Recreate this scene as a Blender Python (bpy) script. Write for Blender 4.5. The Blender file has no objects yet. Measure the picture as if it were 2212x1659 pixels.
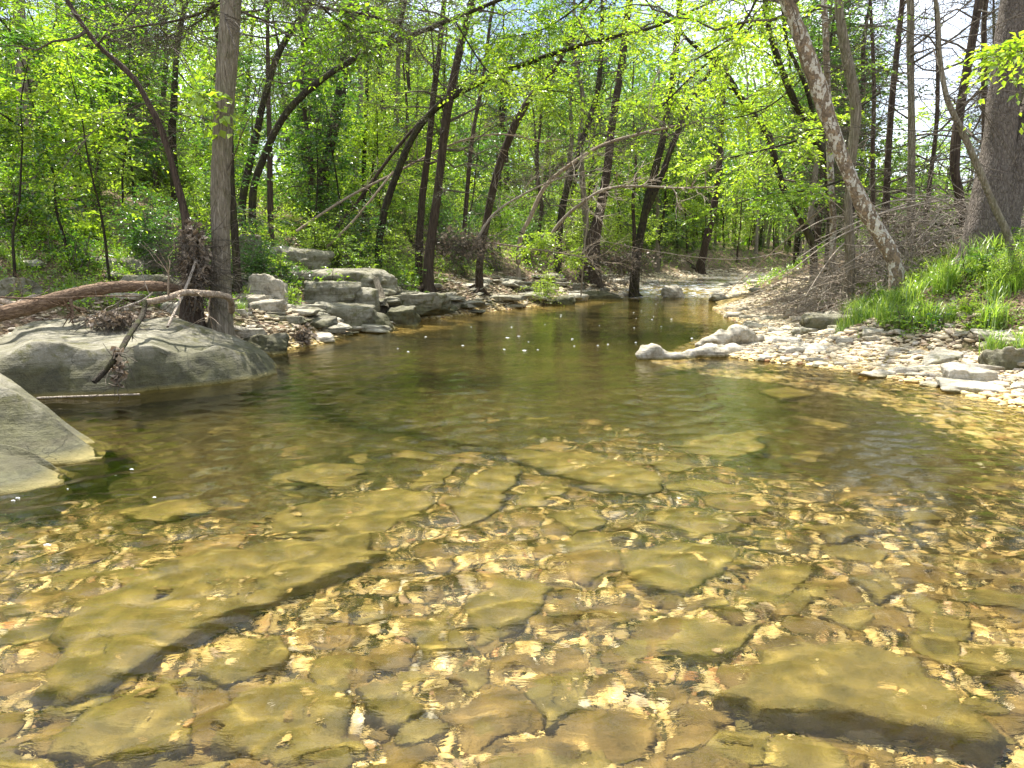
import bpy, math, random
import numpy as np
from mathutils import Vector, Matrix, Quaternion
random.seed(7)
R = np.random.default_rng(11)
PI = math.pi
sc = bpy.context.scene
col = sc.collection

# ---------------------------------------------------------------- camera, sky, sun, exposure
CAMZ = 1.4
PITCH = math.atan((829.5 - 555) / 1659)
cam = bpy.data.cameras.new('camera')
cam.sensor_width = 36; cam.lens = 27; cam.clip_start = 0.05; cam.clip_end = 2000
camo = bpy.data.objects.new('camera', cam); col.objects.link(camo)
camo.location = (0, 0, CAMZ); camo.rotation_euler = (PI / 2 - PITCH, 0, 0)
sc.camera = camo
SUN_EL, SUN_AZ = math.radians(64), math.radians(-30)      # azimuth from +Y (into the picture) towards +X
S = Vector((math.sin(SUN_AZ) * math.cos(SUN_EL), math.cos(SUN_AZ) * math.cos(SUN_EL), math.sin(SUN_EL)))
w = bpy.data.worlds.new('World'); sc.world = w; w.use_nodes = True
nt = w.node_tree; bg = nt.nodes['Background']
sky = nt.nodes.new('ShaderNodeTexSky'); sky.sky_type = 'NISHITA'; sky.sun_disc = False
sky.sun_elevation = SUN_EL; sky.sun_rotation = SUN_AZ; sky.altitude = 200; sky.dust_density = 1.2
tc = nt.nodes.new('ShaderNodeTexCoord'); nz = nt.nodes.new('ShaderNodeTexNoise'); nz.inputs['Scale'].default_value = 2.4
nz.inputs['Detail'].default_value = 7; nz.inputs['Roughness'].default_value = 0.62
rp = nt.nodes.new('ShaderNodeValToRGB'); rp.color_ramp.elements[0].position = 0.42; rp.color_ramp.elements[1].position = 0.66
mx = nt.nodes.new('ShaderNodeMix'); mx.data_type = 'RGBA'
nt.links.new(tc.outputs['Generated'], nz.inputs['Vector']); nt.links.new(nz.outputs['Fac'], rp.inputs['Fac'])
nt.links.new(rp.outputs['Color'], mx.inputs['Factor']); nt.links.new(sky.outputs[0], mx.inputs['A'])
mx.inputs['B'].default_value = (13, 13.6, 14.8, 1); nt.links.new(mx.outputs['Result'], bg.inputs['Color'])
bg.inputs['Strength'].default_value = 0.08
sl = bpy.data.lights.new('sun', 'SUN'); sl.energy = 5.0; sl.angle = math.radians(0.5); sl.color = (1, 0.955, 0.88)
so = bpy.data.objects.new('sun', sl); col.objects.link(so); so.location = S * 60
so.rotation_euler = S.to_track_quat('Z', 'Y').to_euler()
sl.cycles.is_caustics_light = True
vs = sc.view_settings; vs.view_transform = 'Standard'; vs.look = 'None'; vs.gamma = 1; vs.exposure = 1.55; vs.use_curve_mapping = False
cy = sc.cycles
cy.use_denoising = True; cy.denoiser = 'OPENIMAGEDENOISE'; cy.denoising_input_passes = 'RGB_ALBEDO_NORMAL'
cy.use_adaptive_sampling = True; cy.adaptive_threshold = 0.015; cy.denoising_prefilter = 'ACCURATE'
cy.max_bounces = 7; cy.diffuse_bounces = 3; cy.glossy_bounces = 3; cy.transmission_bounces = 5; cy.transparent_max_bounces = 6
cy.caustics_reflective = False; cy.caustics_refractive = True; cy.sample_clamp_indirect = 4; cy.blur_glossy = 0.5
sc.render.use_persistent_data = False

# ---------------------------------------------------------------- photograph pixels (2212 wide) to places in the world
def ray(px, py):
    r, u = (px - 1106) / 1659, -(py - 829.5) / 1659
    c, s = math.cos(PITCH), math.sin(PITCH)
    return Vector((r, c + u * s, -s + u * c))
def P(px, py, Y):
    d = ray(px, py); k = Y / d.y
    return Vector((d.x * k, Y, CAMZ + d.z * k))
def G(px, py, z=0.0):
    d = ray(px, py); k = (z - CAMZ) / d.z
    return Vector((d.x * k, d.y * k, z))
def U(px, py, zb):                       # through the water, bent at the surface
    d = ray(px, py).normalized(); w0 = G(px, py, 0)
    n = 1.33; h = Vector((d.x, d.y, 0)); sh = h.length / n
    hz = h.normalized(); t = -zb * sh / math.sqrt(1 - sh * sh)
    return Vector((w0.x + hz.x * t, w0.y + hz.y * t, zb))

# ---------------------------------------------------------------- noise
def hsh(ix, iy, iz, seed):
    h = (ix.astype(np.int64) * 374761393 + iy.astype(np.int64) * 668265263 + iz.astype(np.int64) * 2147483647 + seed * 974634777) & 0xFFFFFFFF
    h = ((h ^ (h >> 13)) * 1274126177) & 0xFFFFFFFF
    h = ((h ^ (h >> 16)) * 2246822519) & 0xFFFFFFFF
    return ((h ^ (h >> 15)) & 0xFFFFFF) / float(0xFFFFFF) * 2 - 1
def vn(p, seed=0):
    p = np.asarray(p, float); i = np.floor(p); f = p - i; f = f * f * f * (f * (f * 6 - 15) + 10); i = i.astype(np.int64)
    out = 0
    for a in (0, 1):
        wa = f[..., 0] if a else 1 - f[..., 0]
        for b in (0, 1):
            wb = f[..., 1] if b else 1 - f[..., 1]
            for c in (0, 1):
                wc = f[..., 2] if c else 1 - f[..., 2]
                out = out + wa * wb * wc * hsh(i[..., 0] + a, i[..., 1] + b, i[..., 2] + c, seed)
    return out
def fbm(p, octv=4, seed=0, gain=0.5):
    a, s, o = 1.0, 0, 0
    p = np.asarray(p, float)
    for k in range(octv):
        s = s + a * vn(p * (2.03 ** k) + k * 7.3, seed + k); o += a; a *= gain
    return s / o
def sstep(a, b, x):
    t = np.clip((x - a) / (b - a), 0, 1); return t * t * (3 - 2 * t)

# ---------------------------------------------------------------- mesh and object helpers
def mesh(name, V, F, mats, smooth=False, mi=None):
    """V (n,3); F list of (m,k) int arrays, or one array."""
    me = bpy.data.meshes.new(name)
    V = np.asarray(V, np.float32)
    if isinstance(F, np.ndarray): F = [F]
    F = [np.asarray(f, np.int32) for f in F if len(f)]
    me.vertices.add(len(V)); me.vertices.foreach_set('co', V.ravel())
    li = np.concatenate([f.ravel() for f in F]); tot = np.concatenate([np.full(len(f), f.shape[1], np.int32) for f in F])
    st = np.concatenate([[0], np.cumsum(tot)[:-1]]).astype(np.int32)
    me.loops.add(len(li)); me.loops.foreach_set('vertex_index', li)
    me.polygons.add(len(tot)); me.polygons.foreach_set('loop_start', st); me.polygons.foreach_set('loop_total', tot)
    for m in (mats if isinstance(mats, (list, tuple)) else [mats]): me.materials.append(m)
    if mi is not None: me.polygons.foreach_set('material_index', np.asarray(mi, np.int32))
    if isinstance(smooth, (bool, int)): smooth = np.full(len(tot), bool(smooth))
    me.polygons.foreach_set('use_smooth', smooth)
    me.update(calc_edges=True); me.validate(verbose=False)
    return me
def link(name, me, parent=None, loc=(0, 0, 0)):
    o = bpy.data.objects.new(name, me); col.objects.link(o)
    o.location = loc
    if parent is not None: o.parent = parent
    return o
def tag(o, label=None, cat=None, group=None, kind=None):
    if label: o['label'] = label
    if cat: o['category'] = cat
    if group: o['group'] = group
    if kind: o['kind'] = kind
    return o
class MB:                                  # gathers pieces of ONE mesh
    def __init__(s): s.V = []; s.F = {}; s.n = 0
    def add(s, V, F, m=0, smooth=False):
        if len(V) == 0: return
        s.V.append(np.asarray(V, float)); s.F.setdefault((np.asarray(F).shape[1], m, smooth), []).append(np.asarray(F) + s.n); s.n += len(V)
    def mesh(s, name, mats, off=(0, 0, 0)):
        V = np.concatenate(s.V) - np.array(off); F = []; mi = []; sm = []
        for (k, m, q), fs in s.F.items():
            f = np.concatenate(fs); F.append(f); mi += [m] * len(f); sm += [q] * len(f)
        return mesh(name, V, F, mats, np.array(sm, bool), mi)
def grid_faces(nr, nc, wrap=False, base=0):
    r = np.arange(nr - 1)[:, None]; c = np.arange(nc if wrap else nc - 1)[None, :]; c2 = (c + 1) % nc
    return np.stack([r * nc + c, r * nc + c2, (r + 1) * nc + c2, (r + 1) * nc + c], -1).reshape(-1, 4) + base

# ---------------------------------------------------------------- materials
def nodes(name):
    m = bpy.data.materials.new(name); m.use_nodes = True; t = m.node_tree
    for n in list(t.nodes): t.nodes.remove(n)
    out = t.nodes.new('ShaderNodeOutputMaterial')
    def N(kind, **kw):
        n = t.nodes.new('ShaderNode' + kind)
        for k, v in kw.items():
            if k == 'ins':
                for a, b in v.items():
                    if isinstance(b, bpy.types.NodeSocket): t.links.new(b, n.inputs[a])
                    else: n.inputs[a].default_value = b
            else: setattr(n, k, v)
        return n
    return m, t, out, N
def c4(c): return (c[0], c[1], c[2], 1)
def ramp(N, fac, stops):
    n = N('ValToRGB', ins={'Fac': fac}); e = n.color_ramp.elements
    while len(e) < len(stops): e.new(0.5)
    for x, (p, c) in zip(e, stops): x.position = p; x.color = c4(c) if not isinstance(c, (int, float)) else (c, c, c, 1)
    return n.outputs['Color']
def mixc(N, f, a, b, mode='MIX'):
    n = N('Mix', data_type='RGBA', blend_type=mode)
    t = n.id_data
    for k, v in (('Factor', f), ('A', a), ('B', b)):
        if isinstance(v, bpy.types.NodeSocket): t.links.new(v, n.inputs[k])
        elif k == 'Factor': n.inputs[k].default_value = v
        else: n.inputs[k].default_value = c4(v)
    return n.outputs['Result']
def noise(N, scale, vec=None, detail=5, rough=0.55, dist=0.0):
    ins = {'Scale': scale, 'Detail': detail, 'Roughness': rough, 'Distortion': dist}
    if vec is not None: ins['Vector'] = vec
    return N('TexNoise', ins=ins).outputs['Fac']
def mathn(N, op, a, b=0.0, clamp=False):
    n = N('Math', operation=op, use_clamp=clamp, ins={0: a, 1: b}); return n.outputs[0]
def objpos(N): return N('TexCoord').outputs['Object']
def wpos(N): return N('NewGeometry').outputs['Position']
def finish(N, t, out, base, rough, height=None, dist=0.02, spec=0.3, strength=1.0):
    b = N('BsdfPrincipled', ins={'Base Color': base, 'Roughness': rough, 'Specular IOR Level': spec})
    if height is not None:
        bp = N('Bump', ins={'Height': height, 'Distance': dist, 'Strength': strength}); t.links.new(bp.outputs[0], b.inputs['Normal'])
    t.links.new(b.outputs[0], out.inputs['Surface'])

def rock_mat(name, pale, mid, dark, moss=0.5, algae=(0.13, 0.115, 0.04), scale=1.0, algae_shade=0.0):
    m, t, out, N = nodes(name)
    w_ = wpos(N); v = N('VectorMath', operation='SCALE', ins={0: w_, 'Scale': scale}).outputs[0]
    n1 = noise(N, 1.6, v, 6, 0.6); n2 = noise(N, 9, v, 8, 0.7); n3 = noise(N, 60, v, 4, 0.7)
    cc = ramp(N, n1, [(0.3, dark), (0.5, mid), (0.68, pale)])
    cc = mixc(N, ramp(N, n2, [(0.35, 0.0), (0.7, 0.75)]), cc, pale)
    cc = mixc(N, ramp(N, noise(N, 4.5, v, 9, 0.75, 0.8), [(0.5, 0.0), (0.62, moss)]), cc, (0.105, 0.1, 0.035))
    spots = ramp(N, n3, [(0.28, 0.0), (0.40, 1.0)]); cc = mixc(N, spots, mixc(N, 0.6, cc, (0.05, 0.045, 0.03)), cc)
    z = N('SeparateXYZ', ins={0: w_}).outputs['Z']
    wet = mathn(N, 'ADD', z, mathn(N, 'MULTIPLY', n2, 0.05))
    wetf = ramp(N, mathn(N, 'MULTIPLY', mathn(N, 'SUBTRACT', 0.075, wet), 22.0, True), [(0, 0.0), (1, 1.0)])
    if algae_shade: cc = mixc(N, ramp(N, mathn(N, 'ADD', mathn(N, 'MULTIPLY', mathn(N, 'SUBTRACT', algae_shade, z), 2.5), mathn(N, 'MULTIPLY', mathn(N, 'SUBTRACT', n1, .5), 3.0)), [(0.05, 0.0), (0.5, 0.85)]), cc, mixc(N, ramp(N, noise(N, 5.0, v, 9, 0.75, 0.5), [(0.35, 0.0), (0.65, 1.0)]), (0.022, 0.022, 0.010), (0.115, 0.11, 0.05)))  # algae film low on the rock, with front-face shade put into its colour
    alg = mixc(N, ramp(N, n2, [(0.35, 0.0), (0.65, 1.0)]), algae, (algae[0] * 2.1, algae[1] * 1.9, algae[2] * 1.9))
    cc = mixc(N, wetf, cc, alg)
    bd = noise(N, 1.0, N('VectorMath', operation='MULTIPLY', ins={0: v, 1: (0.7, 0.7, 16.0)}).outputs[0], 4, 0.6, 0.3)
    cc = mixc(N, ramp(N, bd, [(0.34, 0.4), (0.42, 0.0)]), cc, (0.07, 0.06, 0.035))
    ck = N('TexVoronoi', feature='DISTANCE_TO_EDGE', ins={'Scale': 1.5, 'Vector': N('VectorMath', operation='ADD', ins={0: v, 1: N('VectorMath', operation='SCALE', ins={0: N('TexNoise', ins={'Scale': 2.5, 'Vector': v, 'Detail': 6}).outputs['Color'], 'Scale': 0.9}).outputs[0]}).outputs[0]}).outputs['Distance']
    ckf = ramp(N, mathn(N, 'ADD', ck, mathn(N, 'MULTIPLY', mathn(N, 'SUBTRACT', n1, 0.44), 0.35, True)), [(0.0, 0.25), (0.01, 1.0)]); cc = mixc(N, ckf, mixc(N, 0.75, cc, (0.03, 0.028, 0.018)), cc)
    n2 = mathn(N, 'ADD', n2, mathn(N, 'MULTIPLY', ckf, 0.25))
    h = mathn(N, 'ADD', mathn(N, 'ADD', mathn(N, 'MULTIPLY', n2, 1.0), mathn(N, 'MULTIPLY', n3, 0.35)), mathn(N, 'MULTIPLY', bd, 0.9))
    finish(N, t, out, cc, 0.85, h, 0.035 / scale ** 0.5, 0.25)
    return m
M = {}
M['boulder'] = rock_mat('boulder_limestone', (0.34, 0.315, 0.245), (0.15, 0.138, 0.088), (0.055, 0.05, 0.028), 0.95, algae_shade=0.46)
M['rock'] = rock_mat('limestone', (0.44, 0.41, 0.33), (0.25, 0.23, 0.165), (0.11, 0.1, 0.06), 0.75)
M['palerock'] = rock_mat('pale_limestone', (0.52, 0.475, 0.385), (0.34, 0.3, 0.22), (0.15, 0.125, 0.08), 0.45, scale=2.2)
M['bedrock'] = rock_mat('algae_covered_stone', (0.36, 0.31, 0.13), (0.26, 0.22, 0.085), (0.09, 0.075, 0.025), 0.5, algae=(0.135, 0.115, 0.038))
M['bedbrown'] = rock_mat('brown_creek_stone', (0.4, 0.3, 0.14), (0.22, 0.165, 0.07), (0.08, 0.06, 0.025), 0.3, algae=(0.13, 0.098, 0.036))
def gravel_mat():
    m, t, out, N = nodes('gravel'); w_ = wpos(N); g = N('NewGeometry')
    cc = ramp(N, g.outputs['Random Per Island'], [(0.0, (0.15, 0.11, 0.04)), (0.16, (0.5, 0.35, 0.13)), (0.4, (0.74, 0.55, 0.24)), (0.6, (0.45, 0.34, 0.15)), (0.78, (0.84, 0.68, 0.36)), (0.9, (0.34, 0.16, 0.06)), (1, (0.72, 0.66, 0.54))])
    z = N('SeparateXYZ', ins={0: w_}).outputs['Z']
    cc2 = mixc(N, 0.6, cc, (0.5, 0.45, 0.36))
    dry = ramp(N, mathn(N, 'MULTIPLY', mathn(N, 'SUBTRACT', z, 0.02), 18.0, True), [(0, 0.0), (1, 1.0)])
    cc = mixc(N, dry, cc, cc2)
    n2 = noise(N, 45, w_, 5, 0.7); cc = mixc(N, ramp(N, n2, [(0.3, 0.0), (0.6, 1.0)]), mixc(N, 0.45, cc, (0.12, 0.09, 0.04)), cc)
    finish(N, t, out, cc, 0.75, n2, 0.01, 0.3); return m
M['gravel'] = gravel_mat()
def ground_mat():
    m, t, out, N = nodes('ground'); w_ = wpos(N)
    z = N('SeparateXYZ', ins={0: w_}).outputs['Z']
    vo = N('TexVoronoi', ins={'Scale': 28.0, 'Vector': w_, 'Randomness': 1.0}); vb = N('TexVoronoi', ins={'Scale': 9.0, 'Vector': w_})
    sx = N('SeparateColor', ins={0: vo.outputs['Color']}).outputs[0]
    bed = ramp(N, sx, [(0.0, (0.16, 0.10, 0.03)), (0.3, (0.5, 0.34, 0.11)), (0.6, (0.72, 0.53, 0.2)), (0.85, (0.8, 0.64, 0.3)), (1, (0.3, 0.15, 0.05))])
    bed = mixc(N, ramp(N, noise(N, 1.1, w_, 6, 0.65), [(0.42, 0.0), (0.62, 0.7)]), bed, (0.17, 0.14, 0.05))
    n1 = noise(N, 2.2, w_, 8, 0.68); n2 = noise(N, 22, w_, 6, 0.7)
    deep_dark = ramp(N, mathn(N, 'MULTIPLY', mathn(N, 'SUBTRACT', mathn(N, 'MULTIPLY', n1, 0.3), mathn(N, 'ADD', z, 0.42)), 4.5, True), [(0.1, 0.0), (0.9, 0.85)]); bed = mixc(N, deep_dark, bed, (0.014, 0.02, 0.007))  # depth darkening: light lost in the water and tree shade, put into the colour
    lit = ramp(N, n2, [(0.3, (0.055, 0.035, 0.02)), (0.45, (0.16, 0.105, 0.065)), (0.6, (0.3, 0.215, 0.15)), (0.75, (0.42, 0.33, 0.25))])
    soil = mixc(N, ramp(N, n1, [(0.42, 0.0), (0.6, 1.0)]), lit, mixc(N, n2, (0.05, 0.06, 0.02), (0.12, 0.11, 0.045)))
    f = ramp(N, mathn(N, 'ADD', mathn(N, 'MULTIPLY', z, 1.6), mathn(N, 'MULTIPLY', n1, 0.35)), [(0.2, 0.0), (0.55, 1.0)])
    cc = mixc(N, f, bed, soil)
    h = mathn(N, 'ADD', mathn(N, 'MULTIPLY', vo.outputs['Distance'], -0.8), n2)
    finish(N, t, out, cc, 0.95, h, 0.03, 0.1); return m
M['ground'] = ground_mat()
def water_mat():
    m, t, out, N = nodes('creek_water'); w_ = wpos(N)
    sc_ = N('VectorMath', operation='MULTIPLY', ins={0: w_, 1: (1.0, 1.9, 1.0)}).outputs[0]
    n1 = noise(N, 9, sc_, 4, 0.55, 0.6)
    bp = N('Bump', ins={'Height': n1, 'Distance': 0.0045, 'Strength': 0.8})
    g = N('BsdfGlass', ins={'Color': (0.98, 0.95, 0.80, 1), 'Roughness': 0.0, 'IOR': 1.33})
    t.links.new(bp.outputs[0], g.inputs['Normal'])
    # foam where the stream breaks over the stones
    y = N('SeparateXYZ', ins={0: w_}); fy = ramp(N, mathn(N, 'MULTIPLY', mathn(N, 'SUBTRACT', y.outputs['Y'], 20.0), 0.05), [(0.3, 0.0), (0.36, 1.0), (0.56, 1.0), (0.68, 0.45), (1.0, 0.4)])
    fn = ramp(N, noise(N, 3.2, sc_, 9, 0.8, 1.0), [(0.51, 0.0), (0.62, 1.0)])
    ff = mathn(N, 'MULTIPLY', fy, fn)
    d = N('BsdfDiffuse', ins={'Color': (0.82, 0.86, 0.88, 1)})
    s_ = N('MixShader', ins={0: ff, 1: g.outputs[0], 2: d.outputs[0]})
    t.links.new(s_.outputs[0], out.inputs['Surface']); return m
M['water'] = water_mat()
def plain(name, c, r=0.8, spec=0.3):
    m, t, out, N = nodes(name); finish(N, t, out, c4(c), r, spec=spec); return m
M['foam'] = plain('foam', (0.85, 0.87, 0.86), 0.5)

# ---------------------------------------------------------------- the lie of the land
LB = [(-6, -7), (-4.6, -2), (-3.9, 1.5), (-3.7, 4.4), (-4.4, 6.2), (-5.8, 7.4), (-6.0, 8.2), (-4.8, 10.0), (-3.7, 11.2), (-3.15, 12.4), (-2.9, 14.5), (-2.3, 16.5), (-1, 19), (0.6, 22), (2.2, 25), (3.6, 27.5), (4.8, 31), (6.4, 36), (9.2, 42), (14.5, 50), (21, 57), (30, 64), (62, 80)]
RB = [(7, -7), (5.4, -1), (4.7, 3), (4.6, 5), (4.65, 6.3), (4.75, 7.2), (4.65, 8.2), (4.3, 9.2), (3.8, 10.0), (3.1, 10.7), (2.9, 11.2), (3.5, 12.4), (4.3, 14), (4.9, 16), (5.1, 18), (5.6, 21), (6.2, 24), (7.0, 26.5), (8.0, 29), (10, 33), (12.6, 38), (17, 44), (24, 51), (33, 58), (64, 72)]
POLY = np.array(LB + RB[::-1], float)
def seg_dist(p, chain):
    c = np.array(chain, float); d = np.full(len(p), 1e9)
    for a, b in zip(c[:-1], c[1:]):
        ab = b - a; t = np.clip(((p - a) @ ab) / (ab @ ab), 0, 1)
        d = np.minimum(d, np.hypot(*(p - a - t[:, None] * ab).T))
    return d
def inside(p):
    r = np.zeros(len(p), bool); x, y = p[:, 0], p[:, 1]; n = len(POLY)
    for i in range(n):
        x1, y1 = POLY[i]; x2, y2 = POLY[(i + 1) % n]
        if y1 == y2: continue
        k = ((y1 > y) != (y2 > y)) & (x < (x2 - x1) * (y - y1) / (y2 - y1) + x1); r ^= k
    return r
def wl(y): return 0.25 * sstep(27.0, 31.5, y) + 0.003 * np.maximum(0, y - 31)
def land(x, y):
    """ground height and (side, distance from the waterline): side -1 left, 1 right, 0 in the water"""
    x = np.atleast_1d(np.asarray(x, float)); y = np.atleast_1d(np.asarray(y, float)); p = np.stack([x, y], 1)
    wob = 0.35 * fbm(np.stack([x * 0.55, y * 0.55, x * 0], 1), 4, 3)
    dl, dr = seg_dist(p, LB), seg_dist(p, RB); ins = inside(p)
    d = np.minimum(dl, dr); left = dl < dr
    L = sstep(3.0, -2.0, x + 0.0 * y) * sstep(60, 30, y)
    dd = np.maximum(0, d + wob * np.clip(d, 0, 1.5))
    zA = 0.16 * sstep(0, 0.5, dd) + 0.34 * np.minimum(dd, 7.5) + 0.17 * np.maximum(0, dd - 7.5) - 0.1 * np.maximum(0, dd - 20)
    zT = 1.35 * sstep(0.0, 3.6, dd) + 0.06 * dd
    zl = zA * L + zT * (1 - L)
    zl = np.where(y < 4, zl * 0.8, zl)
    zr = 0.12 * dd + 1.02 * sstep(1.1, 4.2, dd) - 0.055 * np.maximum(0, dd - 5)
    zr = np.maximum(zr, np.where(dd > 5, 0.9, -9))
    zr = np.where(y > 20, 0.5 * zr + 0.5 * zT * 0.9, zr)
    deep = 0.12 + 0.23 * np.minimum(d, 1.5) + 0.55 * np.exp(-((x + 2.9) ** 2 / 3.0 + (y - 6.6) ** 2 / 4.5)) + 0.34 * np.exp(-((x - 2.9) ** 2 / 1.1 + (y - 6.4) ** 2 / 1.6)) + 0.55 * np.exp(-((y - 10.5) ** 2 / 12))  # right-hand hollow added so the painted dark bed tone reaches it
    deep = np.where(y > 26.5, 0.10 + 0 * deep, deep)
    deep = deep * sstep(0, 0.35, d)
    zi = -deep
    z = np.where(ins, zi, np.where(left, zl, zr))
    rough = fbm(np.stack([x * 1.6, y * 1.6, x * 0 + 4], 1), 5, 9)
    z = z + rough * np.where(ins, 0.035, 0.04 + 0.10 * np.clip(dd / 3, 0, 1)) + wl(y)
    return z, np.where(ins, 0, np.where(left, -1, 1)), d
def gz(x, y): return float(land(x, y)[0][0])
def axis(lo, hi, a, b, step, grow=1.09):
    c = list(np.arange(a, b + step / 2, step)); s = step
    while c[-1] < hi: s *= grow; c.append(c[-1] + s)
    s = step
    while c[0] > lo: s *= grow; c.insert(0, c[0] - s)
    return np.array(c)
gx = axis(-420, 420, -11, 11, 0.07); gy = axis(-60, 560, 2.0, 27, 0.075)
X, Y = np.meshgrid(gx, gy); Z, _, _ = land(X.ravel(), Y.ravel())
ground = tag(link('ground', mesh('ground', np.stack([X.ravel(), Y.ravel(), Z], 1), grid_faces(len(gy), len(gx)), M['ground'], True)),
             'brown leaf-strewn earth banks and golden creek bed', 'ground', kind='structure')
ground.cycles.is_caustics_receiver = True

# water: a sheet with real ripples, finest near the camera
def water_sheet():
    ys = [-4.0]
    while ys[-1] < 78: ys.append(ys[-1] + max(0.022, 0.0045 * max(0, ys[-1]) ** 1.25))
    ys = np.array(ys); us = np.linspace(0, 1, 430)
    xl = np.interp(ys, [-4, 0, 4, 9, 12, 20, 27, 36, 45, 55, 78], [-7, -6, -6, -7, -5.5, -2.5, 1, 3, 5, 12, 50])
    xr = np.interp(ys, [-4, 0, 4, 9, 12, 20, 27, 36, 45, 55, 78], [8, 7, 6, 6, 5.6, 7, 9.5, 14, 21, 31, 64])
    X = xl[:, None] + (xr - xl)[:, None] * us[None]; Y = np.repeat(ys[:, None], len(us), 1)
    x, y = X.ravel(), Y.ravel(); z = np.zeros_like(x)
    g = np.random.default_rng(5)
    amp_map = (0.72 + 0.75 * fbm(np.stack([x * 0.5, y * 0.35, x * 0], 1), 3, 31)) * (1 - 0.4 * sstep(1.6, 2.8, x) * sstep(3.6, 5.2, y))
    fade = 1 / (1 + (np.maximum(y, 0) / 8.0) ** 3) + 0.06
    for k in range(56):
        lam = 0.085 * (7.0 ** g.random()); th = PI / 2 + 0.35 + g.normal() * 0.75
        kx, ky = math.cos(th) * 2 * PI / lam, math.sin(th) * 2 * PI / lam
        ph = g.random() * 2 * PI + 1.2 * vn(np.stack([x * 0.8, y * 0.8, x * 0 + k], 1), 70 + k)
        z += (0.0058 if 0.1 < lam < 0.32 else 0.0032) * lam * np.sin(kx * x + ky * y + ph) * fade * (1 if lam > 0.13 else 0.75)
    z *= np.clip(amp_map, 0.2, 1.3)
    rif = sstep(25.5, 28, y) * (1 - 0.6 * sstep(33, 40, y))
    z += rif * 0.05 * fbm(np.stack([x * 2.2, y * 2.2, x * 0], 1), 4, 12) + wl(y)
    return mesh('water', np.stack([x, y, z], 1), grid_faces(len(ys), len(us)), M['water'], True)
water = tag(link('water', water_sheet()), 'clear shallow creek water flowing over golden gravel', 'water', kind='structure')
water.cycles.is_caustics_caster = True

# ---------------------------------------------------------------- stones
def icos(level):
    t = (1 + 5 ** .5) / 2
    V = [(-1, t, 0), (1, t, 0), (-1, -t, 0), (1, -t, 0), (0, -1, t), (0, 1, t), (0, -1, -t), (0, 1, -t), (t, 0, -1), (t, 0, 1), (-t, 0, -1), (-t, 0, 1)]
    F = [(0, 11, 5), (0, 5, 1), (0, 1, 7), (0, 7, 10), (0, 10, 11), (1, 5, 9), (5, 11, 4), (11, 10, 2), (10, 7, 6), (7, 1, 8), (3, 9, 4), (3, 4, 2), (3, 2, 6), (3, 6, 8), (3, 8, 9), (4, 9, 5), (2, 4, 11), (6, 2, 10), (8, 6, 7), (9, 8, 1)]
    V = [np.array(v) / np.linalg.norm(v) for v in V]
    for _ in range(level):
        c = {}; G2 = []
        def mid(a, b):
            k = (min(a, b), max(a, b))
            if k not in c: v = V[a] + V[b]; V.append(v / np.linalg.norm(v)); c[k] = len(V) - 1
            return c[k]
        for a, b, d in F:
            x, y, z = mid(a, b), mid(b, d), mid(d, a); G2 += [(a, x, z), (b, y, x), (d, z, y), (x, y, z)]
        F = G2
    return np.array(V), np.array(F)
ICO = {k: icos(k) for k in (0, 1, 2, 3, 4, 5)}
def stone_verts(level, size, seed, cuts=9, sharp=22, rough=0.07):
    g = np.random.default_rng(seed); D = ICO[level][0]
    n = np.concatenate([np.eye(3), -np.eye(3), g.normal(size=(cuts, 3))]); n = n + g.normal(size=n.shape) * 0.13; n /= np.linalg.norm(n, axis=1)[:, None]
    d = np.concatenate([g.uniform(0.8, 1.0, 6), g.uniform(0.86, 1.15, cuts)])
    q = np.maximum(D @ n.T, 1e-3) / d
    r = 1 / (np.sum(q ** sharp, 1) ** (1 / sharp))
    V = D * r[:, None]
    V = V * (1 + rough * fbm(V * 1.8 + seed, 3, seed)[:, None] * 2)
    if level >= 3: V = V + D * (0.02 * fbm(V * 9 + seed, 3, seed + 5))[:, None]
    return V * np.array(size) / 2
def rotz(V, a): c, s = math.cos(a), math.sin(a); return V @ np.array([[c, s, 0], [-s, c, 0], [0, 0, 1]])
def rotx(V, a): c, s = math.cos(a), math.sin(a); return V @ np.array([[1, 0, 0], [0, c, s], [0, -s, c]])
def stone(name, loc, size, seed, label=None, cat='rock', group=None, mat='boulder', level=3, rz=0.0, tilt=0.0, under=False, **kw):
    V = rotz(rotx(stone_verts(level, size, seed, **kw), tilt), rz)
    o = link(name, mesh(name, V, ICO[level][1], M[mat], True), loc=loc); tag(o, label, cat, group)
    if under: o.cycles.is_caustics_receiver = True
    return o
def stone_px(name, x0, x1, top, bot, Y, seed, label, depth=1.0, level=4, sink=0.12, **kw):
    """a boulder whose silhouette spans these photograph pixels at distance Y"""
    a, b = P(x0, (top + bot) / 2, Y), P(x1, (top + bot) / 2, Y); zt, zb = P((x0 + x1) / 2, top, Y).z, P((x0 + x1) / 2, bot, Y).z
    wdt = b.x - a.x; h = zt - zb + sink
    return stone(name, ((a.x + b.x) / 2, Y + wdt * depth * 0.35, zb - sink + h / 2), (wdt * 1.08, wdt * depth, h * 1.1), seed, label, level=level, **kw)
def spline(pts, n):
    p = np.array(pts, float); k = len(p); t = np.linspace(0, k - 1, n); i = np.clip(t.astype(int), 0, k - 2); f = (t - i)[:, None]
    p0, p1, p2, p3 = p[np.maximum(i - 1, 0)], p[i], p[i + 1], p[np.minimum(i + 2, k - 1)]
    return 0.5 * (2 * p1 + (p2 - p0) * f + (2 * p0 - 5 * p1 + 4 * p2 - p3) * f * f + (3 * p1 - p0 - 3 * p2 + p3) * f ** 3)
def nrm2(v): return v / np.linalg.norm(v, axis=-1, keepdims=True)
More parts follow.
